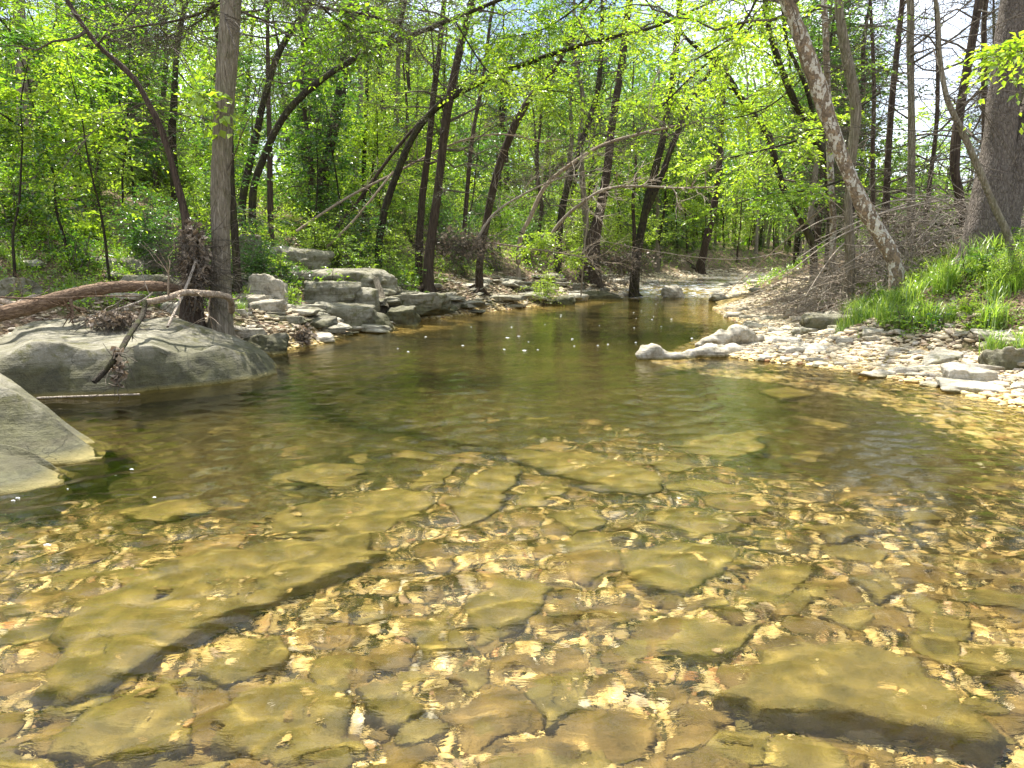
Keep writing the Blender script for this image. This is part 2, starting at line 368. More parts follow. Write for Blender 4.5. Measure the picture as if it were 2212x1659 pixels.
def loft_boulder(name, W, E, B, label, seed, bulge=0.05, back=0.6, nx=110, mat='boulder', rough=0.03, dish=0.05):
    """W waterline, E front top edge, B back of the top: world points from left to right"""
    W, E, B = spline(W, nx), spline(E, nx), spline(B, nx)
    rows = [W + (0, 0.06, -0.75), W + (0, 0.02, -0.35), W]
    for f in np.linspace(0.1, 0.97, 14): rows.append(W * (1 - f) + E * f + np.array([0, -1, 0]) * bulge * math.sin(f * PI) )
    rows.append(E + (0, 0.004, 0.0)); rows.append(E + (0, 0.02, 0.002))
    for f in np.linspace(0.05, 1, 22): rows.append(E * (1 - f) + B * f + np.array([0, 0, -dish * math.sin(f * PI)]))
    for f in (0.3, 0.6, 1.0): rows.append(B + np.array([0, back * f, -1.3 * f ** 1.5]))
    V = np.stack(rows); nr = len(rows)
    # close the two ends by drawing them together
    for j, k in ((0, 1), (nx - 1, nx - 2)):
        V[:, j] = V[:, j] * 0.35 + V[:, k].mean(0) * 0.65
    V = V.reshape(-1, 3)
    n1 = fbm(V * 1.7 + seed, 5, seed, 0.55); n2 = fbm(V * 5 + seed, 4, seed + 3); ridg = 1 - np.abs(fbm(V * 2.3, 3, seed + 8)) * 2
    off = rough * (n1 * 1.6 + n2 * 0.7 + ridg * 0.8)
    V = V + np.stack([0.3 * off, -off, off * 0.9], 1)
    D_ = nrm2(np.random.default_rng(seed).normal(size=(60, 3)) * (1, .4, .8)); fc = np.abs((V[:, None, :] @ D_[:14].T)[:, 0]); cell = np.min(np.abs((fc * 2.1 + np.arange(14) * .37) % 1 - .5), axis=1); V[:, 1] += 0.06 * (cell - .05) * (V[:, 2] < E[:, 2].max() - .05)
    c = V.mean(0)
    o = link(name, mesh(name, V - c, grid_faces(nr, nx), M[mat], True), loc=c); tag(o, label, 'boulder'); o.cycles.is_caustics_receiver = True
    return o
def px(lst, fn): return [fn(*a) for a in lst]
# the big boulder
W = px([(-420, 872), (-200, 870), (-60, 866), (80, 858), (267, 850), (333, 842), (420, 834), (500, 825), (560, 816), (600, 806)], lambda a, b: G(a, b, 0))
E_ = [(-420, 800), (-200, 780), (0, 764), (67, 741), (133, 744), (190, 760), (247, 752), (320, 748), (383, 766), (430, 764), (467, 749), (520, 762), (560, 768), (597, 796)]
E = px(E_, lambda a, b: P(a, b, float(np.interp(a, [-420, 80, 333, 500, 600], [7.78, 7.84, 8.2, 8.85, 9.7]))))
B = px([(-420, 736), (-200, 722), (0, 718), (33, 703), (110, 690), (233, 689), (330, 687), (385, 690), (467, 716), (520, 733), (565, 755), (600, 792)], lambda a, b: P(a, b, float(np.interp(a, [-420, 110, 385, 520, 600], [9.6, 9.9, 10.0, 10.1, 9.95]))))
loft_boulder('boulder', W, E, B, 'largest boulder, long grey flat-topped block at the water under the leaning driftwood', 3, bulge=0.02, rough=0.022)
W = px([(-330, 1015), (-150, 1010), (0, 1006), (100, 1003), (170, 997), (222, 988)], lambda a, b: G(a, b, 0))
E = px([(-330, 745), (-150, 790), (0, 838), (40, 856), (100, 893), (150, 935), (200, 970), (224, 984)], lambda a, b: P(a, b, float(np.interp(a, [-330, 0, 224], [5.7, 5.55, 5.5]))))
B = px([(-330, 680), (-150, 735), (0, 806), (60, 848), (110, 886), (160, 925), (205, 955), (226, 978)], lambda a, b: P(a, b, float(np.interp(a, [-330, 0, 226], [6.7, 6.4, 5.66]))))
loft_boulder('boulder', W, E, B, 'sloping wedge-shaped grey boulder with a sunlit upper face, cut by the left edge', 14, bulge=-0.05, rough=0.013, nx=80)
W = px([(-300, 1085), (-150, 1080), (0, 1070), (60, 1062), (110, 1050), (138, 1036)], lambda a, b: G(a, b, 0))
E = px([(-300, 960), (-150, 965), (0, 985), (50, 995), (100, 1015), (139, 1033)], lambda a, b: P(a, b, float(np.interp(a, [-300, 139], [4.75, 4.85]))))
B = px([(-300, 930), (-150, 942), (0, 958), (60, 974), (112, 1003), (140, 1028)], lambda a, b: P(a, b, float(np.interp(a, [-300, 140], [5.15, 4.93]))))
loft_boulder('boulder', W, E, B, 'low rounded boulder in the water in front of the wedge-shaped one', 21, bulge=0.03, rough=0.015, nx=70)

# ledges and blocks up the left shore
LEDGE = [
 ('boulder', 530, 606, 598, 672, 13.4, 31, 'pale angular boulder, brightest one, right of the foreground trunk', 0.9, {'mat': 'palerock'}),
 ('boulder', 652, 765, 607, 664, 15.2, 33, 'smooth grey boulder lying under the long ledge', 0.8, {}),
 ('boulder', 740, 812, 622, 668, 15.4, 34, 'rounded grey boulder wedged between the ledge and the mossy block', 0.8, {}),
 ('boulder', 664, 822, 655, 716, 14.6, 35, 'square mossy boulder standing at the water below the ledges', 0.75, {'sharp': 26}),
 ('rock_ledge', 578, 832, 588, 634, 16.4, 36, 'long wavy limestone ledge above the smooth grey boulders', 0.45, {'sharp': 20, 'cuts': 4}),
 ('rock_ledge', 574, 712, 540, 590, 17.6, 37, 'topmost limestone ledge with green moss on it', 0.5, {'cuts': 4}),
 ('rock_ledge', 690, 760, 533, 572, 18.6, 38, 'small dark ledge end beside the topmost ledge', 0.7, {}),
 ('rock_ledge', 515, 642, 694, 742, 12.6, 39, 'flat yellowish slab at the waterline beside the tree roots', 0.7, {'sharp': 26, 'cuts': 3}),
 ('boulder', 590, 672, 672, 706, 14.0, 40, 'low mossy boulder left of the square mossy block', 0.9, {}),
 ('boulder', 512, 618, 728, 768, 11.2, 41, 'low dark wet boulder touching the water beyond the largest boulder', 0.7, {}),
 ('boulder', 155, 240, 556, 622, 12.6, 42, 'grey boulder among the weeds on the slope at far left', 0.9, {}),
 ('boulder', 240, 318, 560, 596, 13.2, 43, 'half-hidden grey boulder right of the one among the weeds', 0.9, {}),
 ('boulder', 262, 372, 594, 622, 12.0, 44, 'wide flat boulder behind the driftwood log', 0.6, {'cuts': 4}),
 ('boulder', 60, 150, 575, 606, 12.4, 45, 'low flat boulder on the pebbly slope at far left', 0.7, {}),
 ('boulder', 150, 200, 618, 650, 11.0, 46, 'small boulder just above the driftwood log', 0.9, {}),
 ('boulder', -20, 48, 600, 640, 10.6, 47, 'dark boulder at the left edge above the log', 0.9, {}),
 ('boulder', 500, 560, 505, 552, 15.5, 49, 'shaded boulder among weeds right of the foreground trunk', 0.8, {}),
 ('boulder', 1700, 1790, 595, 700, 0, 0, None, 0, {}),
 ('rock_ledge', 822, 958, 640, 672, 16.6, 51, 'thin pale ledge running out from the stump at the shore', 0.6, {'sharp': 26, 'cuts': 3}),
 ('rock_ledge', 826, 900, 664, 702, 15.8, 52, 'stepped dark ledge just above the water by the stump', 0.7, {'sharp': 26, 'cuts': 3}),
 ('boulder', 1248, 1334, 628, 656, 25.6, 53, 'long low boulder at the water left of the rapids', 0.5, {}),
 ('boulder', 1195, 1245, 640, 666, 22.5, 54, 'mossy tilted rock half in the water near the rapids', 0.8, {}),
 ('boulder', 1430, 1482, 615, 642, 26.5, 55, 'pale rounded rock standing in the rapids', 0.8, {'mat': 'palerock', 'sharp': 7, 'cuts': 14}),
 ('boulder', 1878, 1932, 824, 848, 9.0, 56, 'small brown rock breaking the surface near the gravel bar', 0.7, {'sink': 0.25}),
 ('boulder', 2150, 2235, 760, 812, 8.6, 57, 'dark grey boulder at the right edge of the gravel bar', 1.0, {}),
 ('boulder', 2060, 2160, 798, 838, 8.1, 58, 'tan boulder on the wet gravel at the right edge', 0.7, {'mat': 'palerock'}),
 ('boulder', 1740, 1860, 680, 712, 12.6, 59, 'dark-topped slab lying along the back of the gravel bar', 0.4, {'cuts': 4}),
 ('boulder', 1830, 1925, 668, 706, 12.2, 60, 'lichened block beside the dark-topped slab on the bar', 0.5, {}),
 ('boulder', 2170, 2250, 530, 560, 12.0, 61, 'grey rock beside the roots of the great right-hand tree', 0.8, {}),
]
for n, x0, x1, a, b, Yd, sd, lab, dp, kw in LEDGE:
    if lab is None: continue
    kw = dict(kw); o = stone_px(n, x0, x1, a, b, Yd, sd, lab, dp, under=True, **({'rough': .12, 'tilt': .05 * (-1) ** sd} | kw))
    if n == 'rock_ledge': o['category'] = 'rock ledge'
# bleached log-like rock reaching out from the bar
def long_rock(name, pts, rad, label, cat, mat, seed, sides=28, squash=0.8, rough=0.05, n=60):
    p = spline(pts, n); r = spline([(q, 0, 0) for q in rad], n)[:, 0]
    T = np.gradient(p, axis=0); T /= np.linalg.norm(T, axis=1)[:, None]
    s = np.cross(T, (0, 0, 1)); s /= np.linalg.norm(s, axis=1)[:, None]; u = np.cross(s, T)
    a = np.linspace(0, 2 * PI, sides, endpoint=False)
    V = p[:, None] + r[:, None, None] * (s[:, None] * np.cos(a)[None, :, None] + u[:, None] * squash * np.sin(a)[None, :, None])
    V = V.reshape(-1, 3); rr = np.repeat(r, sides)
    V = V + (V - np.repeat(p, sides, 0)) * (fbm(V * 4 + seed, 5, seed) * rough * 8)[:, None]
    k = len(V); V = np.concatenate([V, p[:1], p[-1:]])
    i = np.arange(sides); F = [grid_faces(n, sides, True), np.stack([(i + 1) % sides, i, np.full(sides, k)], 1), np.stack([i + (n - 1) * sides, (i + 1) % sides + (n - 1) * sides, np.full(sides, k + 1)], 1)]
    c = V.mean(0); o = link(name, mesh(name, V - c, F, M[mat], True), loc=c); tag(o, label, cat); o.cycles.is_caustics_receiver = True
    return o
long_rock('rock', [P(1378, 776, 10.6), P(1400, 764, 10.6), P(1440, 772, 10.65), P(1500, 770, 10.8), P(1550, 762, 11.0), P(1600, 764, 11.2)], [0.07, 0.15, 0.12, 0.14, 0.16, 0.12], 'bleached bone-like rock lying in the water off the gravel bar', 'rock', 'palerock', 5, squash=0.85, rough=.15)
long_rock('rock', [P(1505, 745, 11.5), P(1540, 735, 11.6), P(1590, 728, 11.8), P(1640, 735, 12)], [0.06, 0.12, 0.15, 0.1], 'domed tan rock behind the bleached one on the bar tip', 'rock', 'palerock', 6, squash=0.8, rough=.15)

# slabs on the creek bed, traced through the water
def slab(poly, seed, label, t=0.07, group=None, name='flat_rock', mat='bedrock', n=72, zb=None, cat='stone slab'):
    p = np.array(poly, float); c = p.mean(0); k = len(p)
    per = np.concatenate([p, p[:1]]); L = np.concatenate([[0], np.cumsum(np.linalg.norm(np.diff(per, axis=0), axis=1))])
    q = np.stack([np.interp(np.linspace(0, L[-1], n, endpoint=False), L, per[:, j]) for j in (0, 1)], 1)
    for _ in range(2): q = (np.roll(q, 1, 0) + 2 * q + np.roll(q, -1, 0)) / 4
    sz = np.linalg.norm(q - c, axis=1).mean()
    nn = fbm(np.stack([q[:, 0] * 5 / max(sz, .2), q[:, 1] * 5 / max(sz, .2), q[:, 0] * 0], 1), 4, seed); q = c + (q - c) * (1 + 0.16 * nn)[:, None]
    prof = [(0.02, 1), (0.25, 1), (0.45, 1), (0.62, 1), (0.76, .99), (0.87, .96), (0.94, .9), (0.985, .72), (1.0, .45), (0.985, .1), (0.95, -.5)]
    zz = gz(*c) if zb is None else zb
    g = np.random.default_rng(seed); tx, ty = g.normal(size=2) * 0.03
    V = []
    for f, h in prof:
        x = c + (q - c) * f
        nz_ = fbm(np.stack([x[:, 0] * 3.5, x[:, 1] * 3.5, x[:, 0] * 0 + h], 1), 5, seed + 2)
        V.append(np.concatenate([x, (zz + t * h + (x[:, 0] - c[0]) * tx + (x[:, 1] - c[1]) * ty + nz_ * min(0.05, t * 0.45))[:, None]], 1))
    V = np.concatenate(V) - np.array([c[0], c[1], zz])
    F = grid_faces(len(prof), n, True); F0 = np.arange(n)[None, ::-1]
    o = link(name, mesh(name, V, [F, F0], M[mat], True), loc=(c[0], c[1], zz)); tag(o, label, cat, group); o.cycles.is_caustics_receiver = True
    return o
SL = [
 ([(95, 1500), (130, 1330), (240, 1250), (420, 1190), (560, 1165), (800, 1145), (845, 1185), (700, 1245), (560, 1300), (440, 1345), (340, 1405), (250, 1460), (110, 1515)], .15, 'largest olive slab on the creek bed, long wedge at lower left'),
 ([(1080, 963), (1250, 973), (1390, 1003), (1442, 1050), (1380, 1062), (1270, 1042), (1150, 1000)], .14, 'long pointed submerged slab in mid-stream, its near edge in dark shade'),
 ([(1010, 1137), (960, 1095), (1000, 1040), (1080, 1000), (1132, 1010), (1090, 1070), (1060, 1110)], .09, 'submerged slab standing askew just left of the long pointed slab'),
 ([(1090, 1105), (1130, 1060), (1200, 1035), (1242, 1050), (1180, 1082)], .05, 'pale triangular slab under water between the askew slab and the pointed one'),
 ([(1180, 1108), (1270, 1090), (1312, 1110), (1290, 1132), (1230, 1152)], .06, 'small dark triangular slab below the long pointed slab'),
 ([(1445, 962), (1520, 940), (1640, 928), (1645, 975), (1560, 992)], .04, 'smooth sandy-green slab under water right of the pointed slab'),
 ([(1395, 1000), (1440, 988), (1492, 1000), (1470, 1022)], .05, 'small slab touching the right end of the long pointed slab'),
 ([(1545, 1490), (1640, 1400), (1780, 1362), (1950, 1400), (2060, 1480), (2165, 1572), (2150, 1595), (2000, 1568), (1850, 1545), (1650, 1530)], .16, 'great rounded brown slab under water at lower right'),
 ([(1330, 1190), (1450, 1165), (1610, 1182), (1560, 1232), (1480, 1275), (1370, 1255)], .07, 'broad golden-olive slab right of mid-stream'),
 ([(1420, 1400), (1500, 1332), (1650, 1342), (1600, 1402), (1530, 1425)], .07, 'olive slab up-stream of the great brown slab'),
 ([(455, 1585), (520, 1490), (640, 1455), (765, 1480), (745, 1600), (620, 1640)], .07, 'ripple-lit slab on the bed at lower left of centre'),
 ([(770, 1475), (880, 1460), (925, 1532), (870, 1562), (790, 1532)], .08, 'round-edged brown slab right of the ripple-lit one'),
 ([(90, 1610), (200, 1520), (350, 1462), (432, 1530), (412, 1612), (270, 1645)], .08, 'slab under the blue sky reflection at lower left'),
 ([(410, 1442), (520, 1388), (610, 1370), (620, 1430), (500, 1472)], .07, 'slab between the largest wedge and the ripple-lit slab'),
 ([(565, 1142), (620, 1092), (860, 1058), (955, 1070), (900, 1122), (760, 1162)], .05, 'long sunlit slab just beyond the largest wedge'),
 ([(885, 1052), (940, 1000), (1002, 985), (960, 1042)], .05, 'narrow slab left of the askew slab'),
 ([(1000, 1292), (1100, 1240), (1205, 1262), (1150, 1332), (1030, 1382)], .07, 'shaded olive slab near the middle of the lower half'),
 ([(1130, 1485), (1250, 1440), (1292, 1532), (1180, 1565)], .07, 'brown slab beside the golden gravel at lower centre'),
 ([(1760, 1322), (1830, 1290), (1892, 1330), (1860, 1362)], .06, 'small tan slab touching the top of the great brown slab'),
 ([(1830, 1252), (1900, 1230), (1955, 1262), (1900, 1295)], .07, 'curved dark slab upstream of the small tan slab'),
 ([(1740, 1138), (1850, 1122), (1892, 1142), (1800, 1168)], .07, 'thin brown slab under water right of centre'),
 ([(1590, 1252), (1660, 1212), (1765, 1232), (1700, 1292)], .05, 'dark slab right of the broad golden-olive slab'),
 ([(1962, 1275), (2102, 1332), (2090, 1382), (1980, 1352)], .05, 'dark brown slab above the right end of the great slab'),
 ([(1400, 1112), (1450, 1090), (1560, 1110), (1602, 1132), (1500, 1155)], .06, 'kite-shaped slab up-stream of the broad golden-olive slab'),
 ([(1640, 842), (1700, 832), (1765, 850), (1690, 862)], .20, 'blue-green hump of rock just under the surface by the gravel bar'),
 ([(880, 1352), (990, 1330), (1012, 1392), (920, 1425)], .05, 'small slab right of the slab below the largest wedge'),
 ([(1180, 1620), (1300, 1590), (1350, 1680), (1200, 1720)], .06, 'slab cut by the bottom edge right of centre'),
 ([(-60, 1690), (0, 1605), (110, 1640), (160, 1720)], .06, 'slab in the bottom left corner'),
 ([(1640, 1640), (1690, 1590), (1800, 1600), (1840, 1690)], .05, 'golden slab in front of the great brown slab'),
 ([(2070, 1420), (2120, 1390), (2220, 1400), (2240, 1450), (2120, 1460)], .05, 'flat slab at the right edge beside the great brown slab'),
 ([(1700, 900), (1790, 890), (1900, 905), (1800, 925)], .05, 'dim slab under the sky reflection near the gravel bar'),
 ([(620, 1030), (700, 1000), (800, 1010), (740, 1050)], .05, 'dim slab in the shade of the left bank'),
 ([(250, 1100), (380, 1070), (470, 1090), (330, 1130)], .05, 'dim slab near the low rounded boulder'),
]
TAKEN = []; ONTOP = []
for i, (pl, t, lab) in enumerate(SL):
    c0 = np.mean(pl, 0); g0 = G(c0[0], c0[1], 0); zb = gz(g0.x, g0.y + 0.25)
    pw = [U(a, b, min(-0.03, zb + t))[:2] for a, b in pl]
    slab(pw, 200 + i, lab, t, zb=zb); TAKEN.append(np.array(pw)); ONTOP.append((np.array(pw), zb + t))
# lesser stones of the bed
def blob_poly(x, y, r, asp, rz, g, n=7):
    a = np.sort(g.uniform(0, 2 * PI, n)); q = np.stack([np.cos(a) * r * g.uniform(.75, 1.1, n), np.sin(a) * r * asp * g.uniform(.75, 1.1, n)], 1)
    c, s = math.cos(rz), math.sin(rz); return q @ np.array([[c, s], [-s, c]]) + (x, y)
g = np.random.default_rng(91); k = 0
while k < 230:
    sx, sy = g.uniform(-100, 2300), 860 + 830 * g.random() ** 0.8
    q = U(sx, sy, -0.35); 
    z_, sd_, d_ = land(q.x, q.y)
    if sd_[0] != 0 or d_[0] < 0.25: continue
    if any(np.linalg.norm(T_.mean(0) - np.array([q.x, q.y])) < 0.33 * np.ptp(T_, axis=0).max() for T_ in TAKEN): continue
    r = 0.03 + 0.19 * g.random() ** 2.8 + 0.010 * q.y
    pl = blob_poly(q.x, q.y, r, g.uniform(.45, .8), g.uniform(-.6, .9), g, 9)
    slab(pl, 400 + k, 'olive-brown flat stone on the sunlit creek bed' if q.x > -1.5 else 'olive-brown flat stone on the bed towards the left bank', g.uniform(.02, .055), 'flat stones on the creek bed', 'creek_stone', n=26, cat='stone', mat='bedrock' if g.random() < .45 else 'bedbrown'); k += 1

def pebbles(name, pts, sizes, level, seed, mat, flat=0.5):
    g = np.random.default_rng(seed); B_, F_ = ICO[level]; n = len(pts); nb = len(B_)
    var = np.stack([stone_verts(level, (2, 2, 2), seed * 10 + i, 5, 12, 0.06) for i in range(8)])
    V = var[g.integers(0, 8, n)]
    s = np.stack([g.uniform(.8, 1.4, n), g.uniform(.6, 1, n), g.uniform(.6, 1, n) * flat], 1) * sizes[:, None] * 0.5
    V = V * s[:, None, :]; a = g.uniform(0, 2 * PI, n); t = g.normal(size=n) * 0.22
    y, z = V[..., 1] * np.cos(t)[:, None] - V[..., 2] * np.sin(t)[:, None], V[..., 1] * np.sin(t)[:, None] + V[..., 2] * np.cos(t)[:, None]
    x = V[..., 0]; ca, sa = np.cos(a)[:, None], np.sin(a)[:, None]
    V = np.stack([x * ca - y * sa, x * sa + y * ca, z], -1) + pts[:, None, :]
    F = (F_[None] + (np.arange(n) * nb)[:, None, None]).reshape(-1, 3)
    return mesh(name, V.reshape(-1, 3), F, M[mat], True)
def scatter(n, box, keep, seed, sz=0.0):
    g = np.random.default_rng(seed); out = []
    while sum(map(len, out)) < n:
        p = np.stack([g.uniform(box[0], box[1], n * 2), g.uniform(box[2], box[3], n * 2)], 1)
        z, s, d = land(p[:, 0], p[:, 1]); m = keep(p[:, 0], p[:, 1], z, s, d, g)
        out.append(np.stack([p[m, 0], p[m, 1], z[m] + sz], 1))
    return np.concatenate(out)[:n]
pts = scatter(1500, (-3.8, 5, 1.6, 9), lambda x, y, z, s, d, g: (s == 0) & (z > -.62 + .16 * g.random(len(z)) + .12 * fbm(np.stack([x, y, z * 0], 1), 3, 8)) & (d > .2) & (fbm(np.stack([x * .9, y * .9, x * 0], 1), 3, 21) > -.1), 60, 0.004)
g = np.random.default_rng(59); o = tag(link('gravel', pebbles('gravel', pts, .05 + .12 * g.random(len(pts)) ** 1.8, 2, 58, 'bedbrown', .3)), 'brown flat chips lying in drifts on the creek bed', 'gravel', kind='stuff'); o.cycles.is_caustics_receiver = True
# in the water: denser close by
pts = scatter(26000, (-3.6, 4.6, 1.6, 8), lambda x, y, z, s, d, g: (s == 0) & (z > -.66 + .2 * g.random(len(z)) + .12 * fbm(np.stack([x, y, z * 0], 1), 3, 8)) & (g.random(len(x)) < 1.4 * np.exp(-(y - 1.6) / 3.2)) & (np.abs(x) < 0.75 * y + .8), 61, 0.003)
g = np.random.default_rng(62); ex = []
for q_, zt_ in ONTOP:
    a_ = q_.mean(0); m_ = int(5 + 14 * np.ptp(q_, axis=0).prod()); w_ = g.dirichlet(np.ones(len(q_)) * .45, m_) @ (a_ + (q_ - a_) * .92); ex.append(np.concatenate([w_, np.full((m_, 1), zt_)], 1))
pts = np.concatenate([pts] + ex); sz = 0.013 + 0.05 * g.random(len(pts)) ** 3.2
o = tag(link('gravel', pebbles('gravel', pts, sz, 1, 63, 'gravel')), 'golden gravel covering the creek bed', 'gravel', kind='stuff'); o.cycles.is_caustics_receiver = True
pts = scatter(22000, (1.5, 9, 6, 22), lambda x, y, z, s, d, g: ((s == 1) & (d < 2.4)) | ((s == 0) & (d < 0.8) & (x > 1.5)), 64, 0.01)
sz = 0.025 + 0.11 * g.random(len(pts)) ** 2.4
o = tag(link('gravel', pebbles('gravel', pts, sz, 1, 65, 'gravel')), 'pale pebbles of the gravel bar on the right shore', 'gravel', kind='stuff'); o.cycles.is_caustics_receiver = True
pts = scatter(7000, (-8, 6, 7, 27), lambda x, y, z, s, d, g: (s == -1) & (d < 2.2) & (g.random(len(x)) < np.exp(-d / 0.9)), 66, 0.01)
sz = 0.03 + 0.10 * g.random(len(pts)) ** 2.2
o = tag(link('gravel', pebbles('gravel', pts, sz, 1, 67, 'gravel', 0.4)), 'stone chips along the left shore', 'gravel', kind='stuff'); o.cycles.is_caustics_receiver = True
pts = scatter(5000, (1, 24, 25, 58), lambda x, y, z, s, d, g: (s != 0) & (d < 1.0) | (s == 0) & (d < 0.2), 68, 0.02)
sz = 0.06 + 0.2 * g.random(len(pts)) ** 2.5
tag(link('gravel', pebbles('gravel', pts, sz, 1, 69, 'gravel', 0.45)), 'cobbles along the far stream beyond the rapids', 'gravel', kind='stuff')
# countable stones of the bar, the shelves and the rapids
def many_stones(n, box, keep, seed, name, label, group, mat, s0, s1, flat, level=2, pw=2.0, cat='stone'):
    p = scatter(n, box, keep, seed); g = np.random.default_rng(seed + 1)
    for i in range(n):
        s = s0 + (s1 - s0) * g.random() ** pw
        h = s * g.uniform(*flat)
        lab = label(p[i], s) if callable(label) else label
        stone(name, (p[i, 0], p[i, 1], p[i, 2] + h * 0.22), (s * g.uniform(1, 1.5), s * g.uniform(.6, 1), h), seed * 7 + i, lab, cat, group, mat if isinstance(mat, str) else mat[g.integers(len(mat))], level, rz=g.uniform(-.7, .7), tilt=g.normal() * .16, under=True, sharp=26)
def lb(p, s): return ('larger' if s > .24 else 'small') + ' pale stone on the gravel bar ' + ('near the reflecting water' if p[1] < 9.5 else 'behind the bleached rock' if p[1] < 13.5 else 'towards the rapids')
many_stones(270, (1.5, 8, 6, 20), lambda x, y, z, s, d, g: (s == 1) & (d < 2.2), 71, 'bar_stone', lb, 'stones of the gravel bar', ('palerock', 'palerock', 'rock'), .1, .42, (.22, .45), 3)
def lb2(p, s): return ('broad' if s > .55 else 'thin') + ' layered shelf stone at the foot of the ' + ('middle bank' if p[1] > 18 else 'left bank by the stump')
many_stones(110, (-4, 5, 13.2, 27), lambda x, y, z, s, d, g: (s == -1) & (d < 1.7), 73, 'shelf_stone', lb2, 'layered stones along the bank', 'rock', .25, 1.0, (.12, .22), 3)
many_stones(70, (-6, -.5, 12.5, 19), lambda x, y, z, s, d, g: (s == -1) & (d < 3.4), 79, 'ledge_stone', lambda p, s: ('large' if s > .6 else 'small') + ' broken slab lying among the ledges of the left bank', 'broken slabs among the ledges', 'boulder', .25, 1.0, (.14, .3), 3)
many_stones(60, (2, 12, 24.5, 36), lambda x, y, z, s, d, g: (d < np.where(s == 0, .8, 1.3)), 75, 'cobble', 'grey cobble beside the rapids', 'cobbles by the rapids', ('rock', 'palerock'), .2, .7, (.35, .6), 2)
many_stones(60, (-9, -3, 8.5, 16), lambda x, y, z, s, d, g: (s == -1) & (d < 3.5), 77, 'bank_stone', 'grey stone among leaves and weeds on the left slope', 'stones on the left slope', ('rock', 'palerock'), .12, .5, (.35, .6), 3)
# foam flecks drifting on the water
g = np.random.default_rng(5); mb = MB()
for i in range(46):
    q = G(g.uniform(850, 1500), g.uniform(655, 760)) if i < 38 else G(g.uniform(20, 450), g.uniform(960, 1180)); r = g.uniform(.004, .013) * (1.0 if i < 38 else .6)
    a = np.linspace(0, 2 * PI, 8, endpoint=False); z0 = 0.006
    ring = np.stack([q.x + r * np.cos(a) * g.uniform(1.6, 3.2), q.y + r * np.sin(a), a * 0 + z0 - .004], 1); top = np.stack([q.x + r * np.cos(a), q.y + .6 * r * np.sin(a), a * 0 + z0 + r * .12], 1)
    mb.add(np.concatenate([ring, top]), grid_faces(2, 8, True)); mb.add(top, np.arange(8)[None])
tag(link('foam', mb.mesh('foam', [M['foam']])), 'white foam flecks drifting on the creek', 'foam', kind='stuff')

# ---------------------------------------------------------------- bark, leaves, grass
def bark_mat(name, pale, dark, sx=34.0, sz=5.0, patch=None, moss=0.0, bump=0.02):
    m, t, out, N = nodes(name); o_ = objpos(N)
    v = N('VectorMath', operation='MULTIPLY', ins={0: o_, 1: (sx, sx, sz)}).outputs[0]
    n1 = noise(N, 1.0, v, 6, 0.7, 0.6); n2 = noise(N, 3.0, o_, 5, 0.65)
    v = N('VectorMath', operation='ADD', ins={0: v, 1: N('TexNoise', ins={'Scale': 0.8, 'Vector': v, 'Detail': 3}).outputs['Color']}).outputs[0]
    vo = N('TexVoronoi', feature='DISTANCE_TO_EDGE', ins={'Scale': 0.8, 'Vector': v}).outputs['Distance']
    fur = ramp(N, vo, [(0.0, 0.25), (0.2, 1.0)])
    cc = mixc(N, ramp(N, n1, [(0.3, 0.0), (0.62, 1.0)]), dark, pale); cc = mixc(N, fur, mixc(N, 0.5, cc, dark), cc)
    if patch:
        pn = noise(N, 10.0, N('VectorMath', operation='MULTIPLY', ins={0: o_, 1: (1.2, 1.2, .5)}).outputs[0], 4, 0.6, 0.4)
        cc = mixc(N, ramp(N, pn, [(0.51, 0.0), (0.53, 1.0)]), cc, patch)
        cc = mixc(N, ramp(N, noise(N, 11.0, o_, 3), [(0.56, 0.0), (0.58, 0.9)]), cc, (0.33, 0.24, 0.15))
    cc = mixc(N, ramp(N, n2, [(0.35, 0.35), (0.7, 0.0)]), cc, dark)
    if moss: cc = mixc(N, ramp(N, noise(N, 6.0, o_, 6, 0.7), [(0.48, 0.0), (0.62, moss)]), cc, (0.07, 0.08, 0.02))
    h = mathn(N, 'ADD', mathn(N, 'MULTIPLY', fur, 0.6), n1)
    finish(N, t, out, cc, 0.9, h, bump, 0.15); return m
M['bark_grey'] = bark_mat('grey_furrowed_bark', (0.374, 0.327, 0.246), (0.111, 0.089, 0.060), moss=0.3, bump=0.03)
M['bark_dark'] = bark_mat('dark_bark', (0.072, 0.059, 0.042), (0.015, 0.012, 0.008), moss=0.5)
M['bark_brown'] = bark_mat('brown_cedar_bark', (0.124, 0.091, 0.065), (0.029, 0.021, 0.016), 40, 2.5)
M['bark_syc'] = bark_mat('flaking_sycamore_bark', (0.306, 0.238, 0.170), (0.102, 0.076, 0.051), 22, 14, patch=(0.6, 0.56, 0.47))
M['bark_big'] = bark_mat('rugged_bark', (0.232, 0.199, 0.165), (0.068, 0.054, 0.045), 34, 13, bump=0.03)
M['deadwood'] = bark_mat('grey_dead_wood', (0.5, 0.42, 0.32), (0.2, 0.14, 0.09), 30, 8)
M['driftwood'] = bark_mat('brown_driftwood', (0.272, 0.188, 0.120), (0.072, 0.044, 0.028), 14, 30)
M['twig'] = bark_mat('twig_bark', (0.175, 0.150, 0.115), (0.070, 0.056, 0.042))
M['twigpale'] = bark_mat('bleached_twigs', (0.5, 0.44, 0.36), (0.24, 0.19, 0.14))
